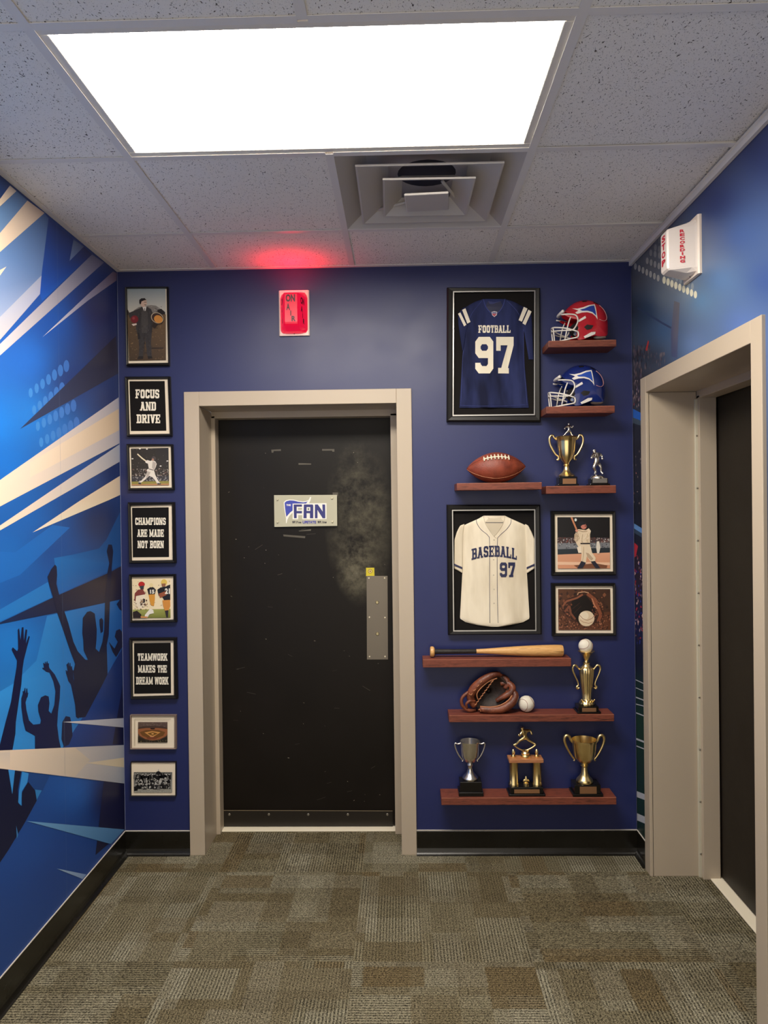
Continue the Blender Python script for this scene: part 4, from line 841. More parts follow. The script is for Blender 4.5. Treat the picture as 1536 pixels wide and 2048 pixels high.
def d_bat1(f):
    f.poly([(275, 1590), (610, 1583), (615, 1915), (283, 1917)], [(40, 36, 34), (42, 38, 34), (54, 50, 44), (50, 46, 40)]); f.specks(280, 608, 1592, 1760, 60, 7, [(84, 78, 72), (120, 116, 110), (30, 26, 24), (66, 60, 56)], None, .5)
    for x, y in ((355, 1592), (418, 1594), (600, 1700), (540, 1745), (290, 1680)): f.ell(x, y, 9, 5, (226, 222, 214), 10)
    f.specks(282, 612, 1765, 1850, 170, 8, [(150, 140, 132), (96, 88, 84), (180, 172, 164), (60, 52, 50), (120, 90, 80)]); f.poly([(281, 1836), (614, 1832), (615, 1880), (282, 1884)], (58, 56, 60)); f.specks(284, 612, 1838, 1878, 60, 7, [(140, 138, 138), (90, 90, 96), (180, 176, 172)])
    f.poly([(282, 1884), (615, 1878), (615, 1915), (283, 1917)], (142, 134, 66)); f.poly([(282, 1906), (615, 1900), (615, 1915), (283, 1917)], (176, 128, 86))
    W, W2 = (222, 214, 204), (178, 168, 160)
    f.poly([(330, 1640), (338, 1634), (380, 1672), (418, 1700), (412, 1708), (372, 1680)], (228, 214, 184))
    f.poly([(404, 1702), (424, 1692), (450, 1700), (470, 1690), (496, 1706), (506, 1726), (496, 1760), (482, 1782), (492, 1820), (512, 1862), (530, 1890), (542, 1904), (512, 1908), (498, 1880), (470, 1846), (440, 1832), (408, 1862), (380, 1884), (362, 1896), (366, 1908), (346, 1904), (340, 1888), (372, 1872), (404, 1838), (420, 1800), (418, 1776), (436, 1768), (428, 1724), (408, 1716)], W)
    f.poly([(470, 1700), (500, 1716), (494, 1758), (480, 1778), (464, 1760)], W2); f.line([(436, 1770), (480, 1782)], 6, (70, 60, 56)); f.poly([(420, 1790), (452, 1800), (436, 1832), (410, 1858)], W2)
    f.ell(480, 1678, 19, 20, (78, 70, 70)); f.ell(472, 1688, 10, 11, (170, 130, 108)); f.poly([(342, 1888), (366, 1892), (368, 1908), (346, 1906)], (60, 56, 56)); f.poly([(512, 1896), (542, 1898), (544, 1908), (514, 1910)], (60, 56, 56))
photo('framed photo of a white-clad batter mid-swing at night', z4, [(232, 1548), (642, 1550), (655, 1958), (250, 1960)], [(253, 1572), (628, 1566), (638, 1935), (263, 1940)], None, d_bat1)
def d_foot(f):
    f.poly([(190, 760), (515, 755), (517, 1090), (195, 1093)], (238, 220, 182)); f.specks(194, 512, 765, 1000, 70, 8, [(120, 80, 60), (214, 190, 150), (90, 70, 60), (250, 236, 206)], None, .6)
    f.poly([(194, 1020), (516, 1014), (517, 1090), (195, 1093)], [(168, 170, 96), (150, 152, 76), (110, 116, 44), (120, 122, 54)])
    f.poly([(212, 880), (240, 850), (280, 846), (300, 880), (296, 925), (270, 935), (250, 990), (225, 1000), (208, 930)], (130, 62, 56)); f.poly([(222, 905), (300, 890), (302, 960), (290, 1000), (250, 1010), (215, 990)], (236, 222, 198)); f.ell(270, 805, 28, 24, (184, 44, 40)); f.poly([(252, 820), (292, 815), (288, 845), (262, 848)], (60, 60, 66)); f.poly([(282, 925), (300, 930), (298, 962), (286, 960)], (40, 34, 34))
    f.poly([(318, 845), (345, 828), (375, 832), (392, 850), (384, 890), (330, 894)], (34, 30, 32)); f.ell(353, 812, 17, 18, (232, 212, 160)); f.poly([(330, 892), (384, 888), (384, 930), (376, 990), (350, 985), (338, 940)], (214, 150, 58)); put_font(f, '15', 342, 380, 850, 884, (236, 230, 214), .05)
    f.poly([(405, 850), (430, 832), (480, 822), (515, 805), (516, 940), (470, 950), (445, 910), (416, 900)], (30, 28, 30)); f.ell(462, 788, 26, 28, (222, 190, 92)); f.poly([(440, 798), (476, 796), (474, 822), (446, 824)], (150, 100, 70)); f.poly([(448, 940), (514, 936), (516, 990), (500, 1030), (470, 1030), (455, 990)], (208, 140, 62)); f.poly([(470, 1028), (500, 1024), (496, 1088), (482, 1084)], (50, 40, 44)); f.poly([(415, 885), (460, 868), (486, 862), (484, 895), (430, 920)], (150, 84, 54)); put_font(f, '21', 470, 513, 838, 886, (238, 232, 218), .05)
    f.poly([(197, 1040), (232, 1028), (270, 1062), (262, 1092), (200, 1092)], (44, 34, 32)); f.poly([(300, 1064), (345, 1010), (372, 1024), (376, 1050), (340, 1058), (318, 1092), (298, 1084)], (232, 226, 214)); f.poly([(262, 1076), (322, 1078), (320, 1090), (266, 1090)], (206, 140, 84)); f.specks(200, 330, 930, 1020, 40, 9, [(90, 66, 50), (150, 120, 92), (240, 226, 200)])
photo('framed photo of football players running on grass', z5, [(158, 722), (553, 720), (565, 1130), (170, 1135)], [(178, 745), (538, 738), (540, 1108), (183, 1115)], None, d_foot)
def d_stad(f):
    f.poly([(347, 327), (912, 327), (912, 718), (347, 718)], [(104, 84, 74), (92, 74, 68), (60, 46, 30), (56, 42, 28)]); f.specks(360, 900, 340, 420, 50, 26, [(126, 108, 98), (84, 66, 60), (110, 90, 84)], None, .25)
    f.poly([(347, 430), (450, 405), (620, 400), (800, 405), (912, 440), (912, 470), (347, 470)], (70, 52, 44)); f.poly([(347, 460), (520, 440), (740, 440), (912, 462), (912, 560), (880, 600), (760, 660), (620, 680), (480, 650), (380, 590), (347, 540)], (150, 92, 56))
    f.poly([(380, 520), (500, 480), (740, 478), (870, 520), (830, 590), (700, 640), (560, 640), (430, 590)], (110, 72, 30)); f.poly([(470, 525), (620, 500), (780, 522), (640, 610), (600, 610)], (206, 146, 78)); f.poly([(525, 545), (630, 520), (730, 545), (625, 592)], (112, 78, 28)); f.ell(628, 552, 24, 12, (220, 164, 96)); f.ell(615, 632, 100, 24, (120, 66, 40)); f.ell(615, 600, 40, 12, (206, 150, 100))
    f.poly([(347, 600), (420, 640), (520, 685), (640, 695), (760, 680), (912, 600), (912, 718), (347, 718)], (36, 30, 18)); f.specks(352, 905, 660, 714, 70, 9, [(96, 84, 50), (140, 130, 96), (60, 50, 30)]); f.poly([(580, 440), (670, 440), (670, 462), (600, 462)], (34, 26, 24))
    f.line([(285, 268), (980, 268)], 9, (176, 162, 136)); f.line([(288, 268), (288, 780)], 9, (176, 162, 136))
photo('small grey framed photo of a baseball stadium from above', z7, [(185, 197), (1073, 197), (1075, 852), (188, 855)], [(215, 218), (1040, 218), (1040, 832), (217, 834)], None, d_stad, mat('grey_brown_frame', (126, 108, 98), .5), depth=.018)
def d_team(f):
    f.poly([(265, 1290), (1003, 1290), (1003, 1680), (265, 1680)], [(96, 96, 92), (96, 96, 92), (168, 166, 158), (160, 158, 150)]); f.poly([(265, 1560), (1003, 1590), (1003, 1680), (265, 1680)], (150, 148, 138)); f.specks(270, 1000, 1600, 1676, 120, 14, [(176, 174, 164), (120, 118, 110), (190, 188, 178)], None, .5)
    r_ = random.Random(4)
    for row, y0, n in ((0, 1330, 15), (1, 1430, 13), (2, 1520, 11)):
        for i in range(n):
            x = 300 + i * (690 / n) + r_.uniform(-12, 12); y = y0 + r_.uniform(-18, 18); c = r_.choice([(24, 22, 24), (40, 38, 38), (18, 16, 18), (110, 108, 106)] + ([(186, 184, 180)] if row == 1 else []))
            f.poly([(x - 34, y + 100), (x - 32, y + 30), (x - 14, y + 12), (x + 14, y + 12), (x + 34, y + 30), (x + 36, y + 100)], c, 6 + row); f.ell(x, y, 14, 18, r_.choice([(190, 186, 180), (160, 156, 150), (206, 202, 196)]), 10, layer=6.4 + row); f.poly([(x - 15, y - 8), (x - 8, y - 22), (x + 8, y - 22), (x + 15, y - 8)], (30, 28, 28), 6.7 + row)
    f.ell(742, 1248, 13, 18, (196, 190, 184), 10, layer=8); f.poly([(690, 1330), (700, 1282), (740, 1266), (780, 1284), (792, 1340)], (26, 24, 26), 8); f.poly([(270, 1565), (350, 1575), (340, 1640), (275, 1650)], (24, 22, 22), 10); f.specks(285, 985, 1310, 1600, 170, 26, [(30, 28, 28), (120, 118, 114), (186, 184, 180), (14, 12, 12), (20, 18, 18)], 10)
photo('small cream bordered black and white team group photo', z7, [(198, 1097), (1070, 1097), (1072, 1760), (200, 1760)], [(212, 1110), (1058, 1110), (1060, 1742), (214, 1744)], None, d_team, mat('thin_black_frame', (30, 26, 26), .4), depth=.016)
def d_bat2(f):
    f.poly([(950, 148), (1300, 148), (1302, 490), (953, 492)], (22, 20, 22)); f.poly([(950, 282), (1300, 286), (1300, 330), (950, 330)], (70, 52, 50)); f.specks(952, 1298, 284, 326, 150, 6, [(170, 160, 156), (120, 60, 52), (60, 60, 70), (196, 190, 186), (90, 86, 92)]); f.poly([(950, 322), (1300, 318), (1301, 368), (951, 366)], (120, 122, 126)); f.specks(952, 1298, 322, 362, 60, 7, [(90, 92, 98), (150, 152, 156), (70, 70, 76)]); f.poly([(951, 362), (1301, 352), (1301, 400), (952, 402)], (40, 48, 54))
    f.poly([(952, 398), (1301, 384), (1302, 490), (953, 492)], [(214, 156, 122), (218, 160, 126), (206, 142, 108), (210, 146, 110)]); f.poly([(952, 446), (1302, 450), (1302, 468), (953, 466)], (232, 190, 158)); f.poly([(1060, 470), (1200, 455), (1285, 470), (1280, 488), (1090, 490)], (120, 76, 54))
    f.poly([(1038, 150), (1050, 148), (1082, 226), (1074, 234)], (196, 128, 92)); f.ell(1072, 166, 8, 10, (214, 222, 220))
    Cc, C2 = (226, 206, 176), (186, 162, 134)
    f.poly([(1072, 236), (1090, 228), (1140, 234), (1160, 222), (1174, 240), (1168, 262), (1168, 330), (1172, 370), (1105, 370), (1080, 330), (1066, 300), (1064, 262), (1086, 250)], Cc)
    f.poly([(1105, 340), (1145, 340), (1150, 385), (1140, 452), (1108, 446), (1112, 400)], Cc); f.poly([(1130, 345), (1172, 345), (1182, 385), (1206, 420), (1200, 448), (1170, 442), (1150, 415)], Cc)
    f.poly([(1064, 262), (1088, 252), (1098, 290), (1080, 312), (1062, 304)], C2); f.poly([(1140, 384), (1160, 390), (1190, 425), (1176, 438), (1152, 416)], C2); f.line([(1104, 324), (1168, 324)], 9, (50, 42, 40)); f.poly([(1080, 350), (1106, 340), (1110, 386), (1090, 386)], (236, 220, 196))
    f.ell(1126, 208, 20, 20, (196, 122, 104)); f.poly([(1088, 206), (1094, 180), (1116, 172), (1138, 184), (1138, 196), (1116, 200), (1100, 214)], (30, 30, 36)); f.poly([(1110, 440), (1140, 452), (1116, 488), (1082, 490)], (38, 38, 52)); f.poly([(1172, 444), (1200, 440), (1236, 488), (1206, 490)], (38, 38, 52))
    f.line([(1080, 232), (1120, 244), (1150, 240)], 5, C2); f.line([(1118, 262), (1112, 300), (1118, 322)], 3, C2); f.line([(1150, 258), (1154, 318)], 4, (206, 184, 152)); f.line([(1124, 345), (1122, 400), (1116, 440)], 4, (206, 184, 152)); f.ell(1078, 238, 9, 9, (214, 150, 126)); f.line([(1130, 206), (1146, 212)], 4, (120, 66, 58)); f.poly([(1138, 196), (1154, 200), (1138, 204)], (30, 30, 36)); f.specks(1070, 1166, 250, 320, 26, 5, [(236, 220, 194), (204, 184, 154), (216, 196, 166)], None, 2)
    f.poly([(1212, 310), (1228, 308), (1236, 350), (1228, 390), (1214, 390), (1208, 350)], (222, 212, 196))
photo('framed colour photo of a vintage batter beside the white jersey', z2, [(910, 108), (1340, 108), (1345, 537), (915, 540)], [(935, 130), (1322, 128), (1327, 512), (938, 515)], None, d_bat2)
def d_glv(f):
    f.poly([(955, 628), (1303, 628), (1307, 902), (958, 902)], [(92, 56, 36), (64, 42, 32), (74, 46, 30), (70, 42, 28)]); f.specks(958, 1300, 632, 790, 60, 16, [(110, 66, 44), (60, 36, 28), (128, 80, 56), (40, 26, 22)]); f.poly([(956, 800), (1306, 780), (1307, 902), (958, 902)], (92, 54, 36)); f.specks(960, 1304, 800, 898, 260, 7, [(134, 84, 60), (60, 36, 26), (160, 104, 78), (44, 26, 20)])
    f.poly([(975, 760), (985, 720), (1020, 690), (1080, 672), (1090, 650), (1130, 646), (1170, 652), (1200, 690), (1240, 740), (1262, 790), (1255, 830), (1200, 860), (1100, 862), (1060, 840), (1010, 810)], (60, 34, 24)); f.poly([(1050, 690), (1140, 668), (1190, 730), (1210, 800), (1190, 850), (1090, 850), (1050, 800), (1040, 740)], (22, 14, 12))
    f.specks(985, 1050, 690, 830, 60, 8, [(120, 70, 48), (84, 48, 34), (150, 94, 68), (50, 30, 24)]); f.specks(1180, 1256, 680, 850, 70, 8, [(130, 76, 52), (90, 50, 36), (160, 100, 72), (50, 30, 24)])
    f.line([(985, 745), (1010, 710), (1080, 688), (1120, 664)], 12, (136, 82, 58)); f.line([(1000, 780), (1030, 740), (1040, 790), (1070, 830)], 13, (120, 70, 50)); f.line([(1150, 658), (1190, 690), (1220, 750), (1240, 800), (1225, 840)], 22, (132, 74, 50)); f.line([(1180, 690), (1200, 740), (1215, 760)], 7, (186, 124, 92)); f.line([(1084, 668), (1090, 652), (1130, 646), (1160, 654)], 6, (196, 150, 116)); f.line([(1050, 760), (1100, 720)], 3, (70, 44, 34)); f.line([(1060, 790), (1110, 740)], 3, (66, 42, 32))
    f.ell(1144, 824, 53, 52, (222, 200, 168), 26); f.ell(1128, 806, 30, 28, (236, 220, 192), 18); f.line([(1096, 800), (1120, 826), (1150, 836), (1180, 824), (1196, 806)], 3, (150, 92, 70)); f.line([(1100, 834), (1126, 850), (1160, 856), (1188, 846)], 2.5, (160, 104, 80))
photo('framed photo of a baseball in a worn glove on dirt', z2, [(912, 590), (1340, 590), (1345, 942), (918, 945)], [(940, 610), (1325, 610), (1328, 925), (942, 925)], None, d_glv)

# ------------------------------------------------------------------ framed jerseys
def rowmesh(z, L, R_, y0, y1, ny, nx, depth, yb, bulge=.006, seed=0, fold=.0035):
    """cloth sheet between a left and a right edge curve (zoom px), bulging towards the room"""
    V, Fc = [], []; ly = [p[0] for p in L]; lx = [p[1] for p in L]; ry = [p[0] for p in R_]; rx = [p[1] for p in R_]; r_ = random.Random(seed)
    ph = [(r_.uniform(.02, .055), r_.uniform(0, 6.3), r_.uniform(-.25, .25)) for _ in range(4)]
    def hf(x, y):
        a = float(np.interp(y, ly, lx)); b = float(np.interp(y, ry, rx)); u = min(1, max(0, (x - a) / max(1e-6, b - a))); e = 1 - abs(2 * u - 1) ** 6
        jj = (y - y0) / (y1 - y0) * ny; ed = min(1, max(0, min(jj, ny - jj)) / 1.5); v = jj / ny
        return max(.0004, bulge * e * (.4 + .6 * ed) + sum(fold / 3 * math.sin(x * k + p + y * k * s_) for k, p, s_ in ph) * (.3 + .7 * v) * e)
    rowmesh.hf = hf
    for j in range(ny + 1):
        y = y0 + (y1 - y0) * j / ny; a = float(np.interp(y, ly, lx)); b = float(np.interp(y, ry, rx))
        for i in range(nx + 1):
            x = a + (b - a) * i / nx; q = back(*z(x, y), yb); V.append(Vector((q.x, yb - hf(x, y), q.z)))
    for j in range(ny):
        for i in range(nx): k = j * (nx + 1) + i; Fc.append((k, k + 1, k + nx + 2, k + nx + 1))
    return V, Fc
NAVYC = m_cloth('navy_jersey_mesh', (42, 49, 90), (19, 23, 48)); CREAMC = m_cloth('cream_jersey_cloth', (236, 224, 200), (212, 198, 172))
def jersey_frame(label, z, outer, sil_o, sil_i):
    t = picture('framed_jersey', label, 'framed jersey', zq(z, outer), zq(z, sil_o), 'framed jerseys right of the door', .03)
    board(t, 'backing_board', lerpq(zq(z, sil_o), 1.01), -.008, mat('black_backing', (18, 15, 14), .8, spec=.2))
    V, Fc = [], []
    for q, y in ((sil_o, -.020), (sil_o, -.024), (sil_i, -.024), (sil_i, -.020)): V += [(lambda b: Vector((b.x, y, b.z)))(back(*z(*p), -.024)) for p in q]
    for k in range(3):
        for i in range(4): Fc.append((4 * k + i, 4 * k + (i + 1) % 4, 4 * k + 4 + (i + 1) % 4, 4 * k + 4 + i))
    adopt(fix_normals(mesh_obj('silver_fillet', V, Fc, SILVERL)), t); return t
def sub(o, part, root): o.parent = part; return o        # the part's own frame is the world's
t = jersey_frame('framed navy football jersey numbered 97', z1, [(125, 125), (808, 128), (812, 1110), (123, 1107)], [(168, 154), (771, 146), (768, 1062), (165, 1069)], [(176, 163), (763, 156), (760, 1053), (173, 1059)])
yb = -.012
V, Fc = rowmesh(z1, [(213, 388), (232, 330), (270, 262), (330, 275), (400, 262), (460, 255), (600, 240), (1010, 215)], [(213, 550), (230, 610), (270, 684), (330, 672), (430, 682), (700, 692), (1010, 722)], 213, 1008, 70, 48, 0, yb, .007, 1, .006)
HF = rowmesh.hf; js = adopt(mesh_obj('jersey', V, Fc, NAVYC, None, True), t); tag(js, 'navy mesh football jersey')
for L, R_, a, b in (([(272, 246), (320, 205), (400, 208), (590, 236)], [(272, 262), (400, 290), (450, 268), (590, 243)], 272, 590), ([(270, 686), (410, 668), (460, 690), (655, 722)], [(270, 700), (310, 740), (400, 747), (655, 757)], 270, 655)):
    V, Fc = rowmesh(z1, L, R_, a, b, 30, 8, 0, yb, .005, 3, .002); sub(mesh_obj('sleeve', V, Fc, NAVYC, None, True), js, t)
def onj(z, y): return Flat(lambda a, b, d: (lambda q: Vector((q.x, y - d, q.z)))(back(*z(a, b), y)), .00015)
def onc(z, lift=.0012): return Flat(lambda a, b, d: (lambda q: Vector((q.x, yb - HF(a, b) - lift - d, q.z)))(back(*z(a, b), yb - .007)), .00008)
for q in ([(205, 320), (222, 310), (266, 400), (249, 412)], [(235, 292), (259, 280), (296, 380), (273, 392)], [(686, 270), (713, 282), (672, 378), (648, 367)], [(720, 290), (743, 304), (698, 403), (676, 390)]):
    f = onj(z1, yb - .0095); f.poly(q, (226, 216, 196)); sub(f.build('sleeve_stripe', PRINT), js, t)
f = onc(z1, .0006); f.poly([(392, 212), (425, 228), (470, 236), (515, 228), (548, 210), (532, 270), (500, 308), (470, 320), (440, 308), (408, 270)], (24, 28, 62)); f.poly([(425, 228), (470, 236), (515, 228), (505, 248), (470, 254), (435, 248)], (42, 50, 104)); sub(f.build('neck_opening', PRINT), js, t)
def jt(z, pts, r_, y):
    pp_ = [(p.x, p.y) for p in smoothpath([(a, b, 0) for a, b in pts], 5)]
    return ([(lambda q: (q.x, yb - HF(a, b) - .0004, q.z))(back(*z(a, b), yb - .007)) for a, b in pp_], r_, {'seg': 6})
sub(tubes('collar', [jt(z1, [(390, 212), (408, 268), (438, 308), (470, 326), (502, 308), (532, 268), (550, 210)], .0022, yb - .009)], mat('navy_rib', (56, 66, 128), .7)), js, t)
f = onc(z1, .003); f.poly([(450, 308), (470, 302), (491, 307), (489, 330), (470, 345), (453, 331)], (206, 200, 206)); f.poly([(454, 320), (487, 320), (484, 330), (470, 340), (457, 330)], (178, 70, 84)); f.poly([(455, 310), (486, 310), (486, 318), (455, 318)], (70, 76, 130)); sub(f.build('collar_badge', PRINT), js, t)
f = onc(z1); put_text(f, 'FOOTBALL', 355, 588, 405, 460, (232, 222, 200)); sub(f.build('lettering', PRINT), js, t)
f = onc(z1, .0016); put_text(f, '97', 331, 611, 490, 757, (230, 220, 196)); sub(f.build('number', PRINT), js, t)
sub(tubes('seam', [jt(z1, [(388, 215), (300, 330), (262, 460), (240, 640), (226, 990)], .0007, yb - .0085), jt(z1, [(550, 212), (650, 320), (684, 440), (690, 700), (712, 985)], .0007, yb - .0085), jt(z1, [(222, 990), (470, 996), (716, 985)], .0007, yb - .0090)], mat('navy_thread', (66, 76, 140), .7)), js, t)

t = jersey_frame('framed white baseball jersey numbered 97', z2, [(212, 65), (838, 65), (848, 932), (222, 936)], [(247, 99), (803, 95), (811, 908), (255, 911)], [(254, 106), (796, 102), (804, 901), (262, 904)])
V, Fc = rowmesh(z2, [(138, 458), (160, 420), (200, 330), (260, 320), (480, 318), (825, 300), (850, 340), (870, 420), (880, 505)], [(138, 600), (160, 645), (200, 735), (260, 738), (480, 745), (825, 765), (850, 720), (868, 640), (880, 560)], 138, 880, 70, 48, 0, yb, .007, 11, .004)
HF = rowmesh.hf; js = adopt(mesh_obj('jersey', V, Fc, CREAMC, None, True), t); tag(js, 'cream button-up baseball jersey')
for L, R_, in (([(195, 325), (205, 300), (250, 278), (300, 264), (490, 262), (505, 288), (520, 313)], [(195, 331), (260, 323), (480, 321), (520, 318)]), ([(195, 734), (260, 737), (480, 742), (520, 746)], [(195, 740), (205, 757), (250, 780), (300, 799), (490, 800), (505, 775), (520, 750)])):
    V, Fc = rowmesh(z2, L, R_, 195, 519, 36, 10, 0, yb, .005, 5, .002); sub(mesh_obj('sleeve', V, Fc, CREAMC, None, True), js, t)
NVI = (34, 38, 74)
for q in ([(262, 458), (316, 482), (315, 496), (262, 471)], [(799, 458), (745, 482), (746, 496), (800, 471)]):
    f = onj(z2, yb - .0075); f.poly(q, NVI); sub(f.build('cuff_stripe', PRINT), js, t)
f = onc(z2, .0006); f.poly([(462, 140), (500, 154), (530, 156), (565, 152), (598, 140), (590, 180), (560, 235), (530, 272), (500, 238), (470, 185)], (206, 192, 166)); f.poly([(470, 182), (590, 182), (588, 187), (472, 187)], (90, 84, 84)); sub(f.build('neck_opening', PRINT), js, t)
sub(tubes('piping', [jt(z2, [(410, 165), (414, 190), (440, 230), (488, 272), (498, 320), (498, 600), (500, 855)], .0011, yb - .0095), jt(z2, [(642, 162), (638, 190), (610, 230), (562, 275), (550, 320), (549, 600), (555, 855)], .0011, yb - .0095)], mat('navy_piping', (44, 48, 84), .7)), js, t)
sub(tubes('placket_edge', [jt(z2, [(458, 140), (468, 186), (500, 240), (528, 276), (548, 290)], .0009, yb - .0092), jt(z2, [(600, 138), (592, 180), (560, 240), (530, 275)], .0009, yb - .0092)], mat('cream_edge', (190, 176, 150), .7)), js, t)
for x, y in ((528, 300), (525, 432), (525, 535), (528, 630), (528, 723)):
    q = back(*z2(x, y), yb - .008); q.y = yb - HF(x, y); o = lathe('button', [(.0001, .0016), (.0022, .0016), (.003, .0006), (.003, 0)], mat('ivory_button', (196, 186, 166), .3), None, 12); o.rotation_euler = (math.pi / 2, 0, 0); sub(o, js, t); o.location = q
f = onc(z2)
put_text(f, 'BASEBALL', 380, 680, 338, 412, NVI, 0, 22); sub(f.build('lettering', PRINT), js, t)
f = onc(z2); put_text(f, '97', 566, 669, 450, 548, NVI); sub(f.build('number', PRINT), js, t)

# ================================================================== SHELVES AND TROPHIES
def shelf(label, z, x0, x1, ytop, ybot, depth):
    """front face in zoom px; the board reaches back to the wall"""
    a = back(*z(x0, ytop), -depth); b = back(*z(x1, ytop), -depth); c = back(*z((x0 + x1) / 2, ybot), -depth); zt = (a.z + b.z) / 2
    t = thing('wall_shelf', label, 'shelf', ((a.x + b.x) / 2, 0, c.z), 'floating wooden shelves')
    w_, h_ = (b.x - a.x) / 2, zt - c.z
    boxes('board', [(-w_, w_, -depth, 0, 0, h_)], SHELFW, t, .0018)
    boxes('pale_edge', [(-w_ + .001, w_ - .001, -depth - .0004, -depth + .001, h_ - .0022, h_ - .0002)], SHELFE, t)  # thin strip of paler wood along the top front edge
    return zt, depth
S1 = shelf('short wooden shelf under the red helmet', z1, 866, 1363, 514, 562, .135)
S2 = shelf('short wooden shelf under the blue helmet', z1, 850, 1352, 996, 1047, .135)
S3 = shelf('short wooden shelf under the football', z1, 195, 818, 1556, 1608, .135)
S4 = shelf('short wooden shelf holding gold cup and silver player statuette', z1, 849, 1361, 1578, 1634, .11)
S5 = shelf('long wooden shelf under the baseball bat', z3, 52, 1043, 160, 214, .085)
S6 = shelf('long wooden shelf with glove, ball and tall gold urn', z3, 227, 1330, 533, 580, .095)
S7 = shelf('lowest long wooden shelf with three trophies', z3, 176, 1345, 1086, 1135, .104)

class Item:
    """a thing standing on a shelf: zoom px -> local metres (x right, z up from the shelf)"""
    def __init__(s, name, label, cat, z, zs, cx, ybase, sh, yc, group=None):
        s.z0 = cx; s.yb = ybase; p = back(*z(cx, ybase), yc); s.k = (CAM_D + yc) / F_PX / zs
        s.t = thing(name, label, cat, (p.x, yc, sh[0]), group)
    def x(s, v): return (v - s.z0) * s.k
    def zz(s, v): return (s.yb - v) * s.k
    def p(s, x, y, d=0.0): return (s.x(x), -d, s.zz(y))
    def lathe(s, nm, prof, m, cx=None, seg=32, flute=None, par=None): return lathe(nm, [(max(.0001, r * s.k), s.zz(y)) for r, y in prof], m, par or s.t, seg, (s.x(cx if cx else s.z0), 0, 0), 'Z', flute)
    def box(s, nm, x0, x1, y0, y1, d, m, bev=.002, par=None, dy=0.0): return boxes(nm, [(s.x(x0), s.x(x1), -d - dy, d - dy, s.zz(y1), s.zz(y0))], m, par or s.t, bev)
    def tubes(s, nm, lst, m, par=None): return tubes(nm, [([s.p(*q) for q in pts], [v * s.k for v in r_] if isinstance(r_, (list, tuple)) else r_ * s.k, kw) for pts, r_, kw in lst], m, par or s.t)
SM = {'seg': 10, 'smooth': 4}

# ---- statuettes: one skinned mesh each
def statuette(it, nm, pts, edges, m, par=None):
    """pts: name -> (x, y, depth m, radius zoom px)"""
    names = list(pts); V = [it.p(pts[n][0], pts[n][1], pts[n][2]) for n in names]
    me = bpy.data.meshes.new(nm); me.from_pydata(V, [(names.index(a), names.index(b)) for a, b in edges], []); me.materials.append(m)
    o = bpy.data.objects.new(nm, me); COL.objects.link(o); o.parent = par or it.t
    md = o.modifiers.new('skin', 'SKIN'); md.use_smooth_shade = True
    lay = me.skin_vertices[0] if me.skin_vertices else None
    if lay is None:
        bm = bmesh.new(); bm.from_mesh(me); bm.verts.layers.skin.verify(); bm.to_mesh(me); bm.free(); lay = me.skin_vertices[0]
    for i, n in enumerate(names):
        r_ = pts[n][3] * it.k * (1.5 if n in ('head', 'crown') else 1.28); lay.data[i].radius = (r_, r_); lay.data[i].use_root = (n == 'pelvis')
    sd = o.modifiers.new('sub', 'SUBSURF'); sd.levels = 1; sd.render_levels = 2; return o
BODY = [('pelvis', 'waist'), ('waist', 'chest'), ('chest', 'neck'), ('neck', 'head'), ('head', 'crown'), ('chest', 'lsh'), ('lsh', 'lel'), ('lel', 'lha'), ('chest', 'rsh'), ('rsh', 'rel'), ('rel', 'rha'), ('pelvis', 'lhi'), ('lhi', 'lkn'), ('lkn', 'lan'), ('lan', 'lto'), ('pelvis', 'rhi'), ('rhi', 'rkn'), ('rkn', 'ran'), ('ran', 'rto')]

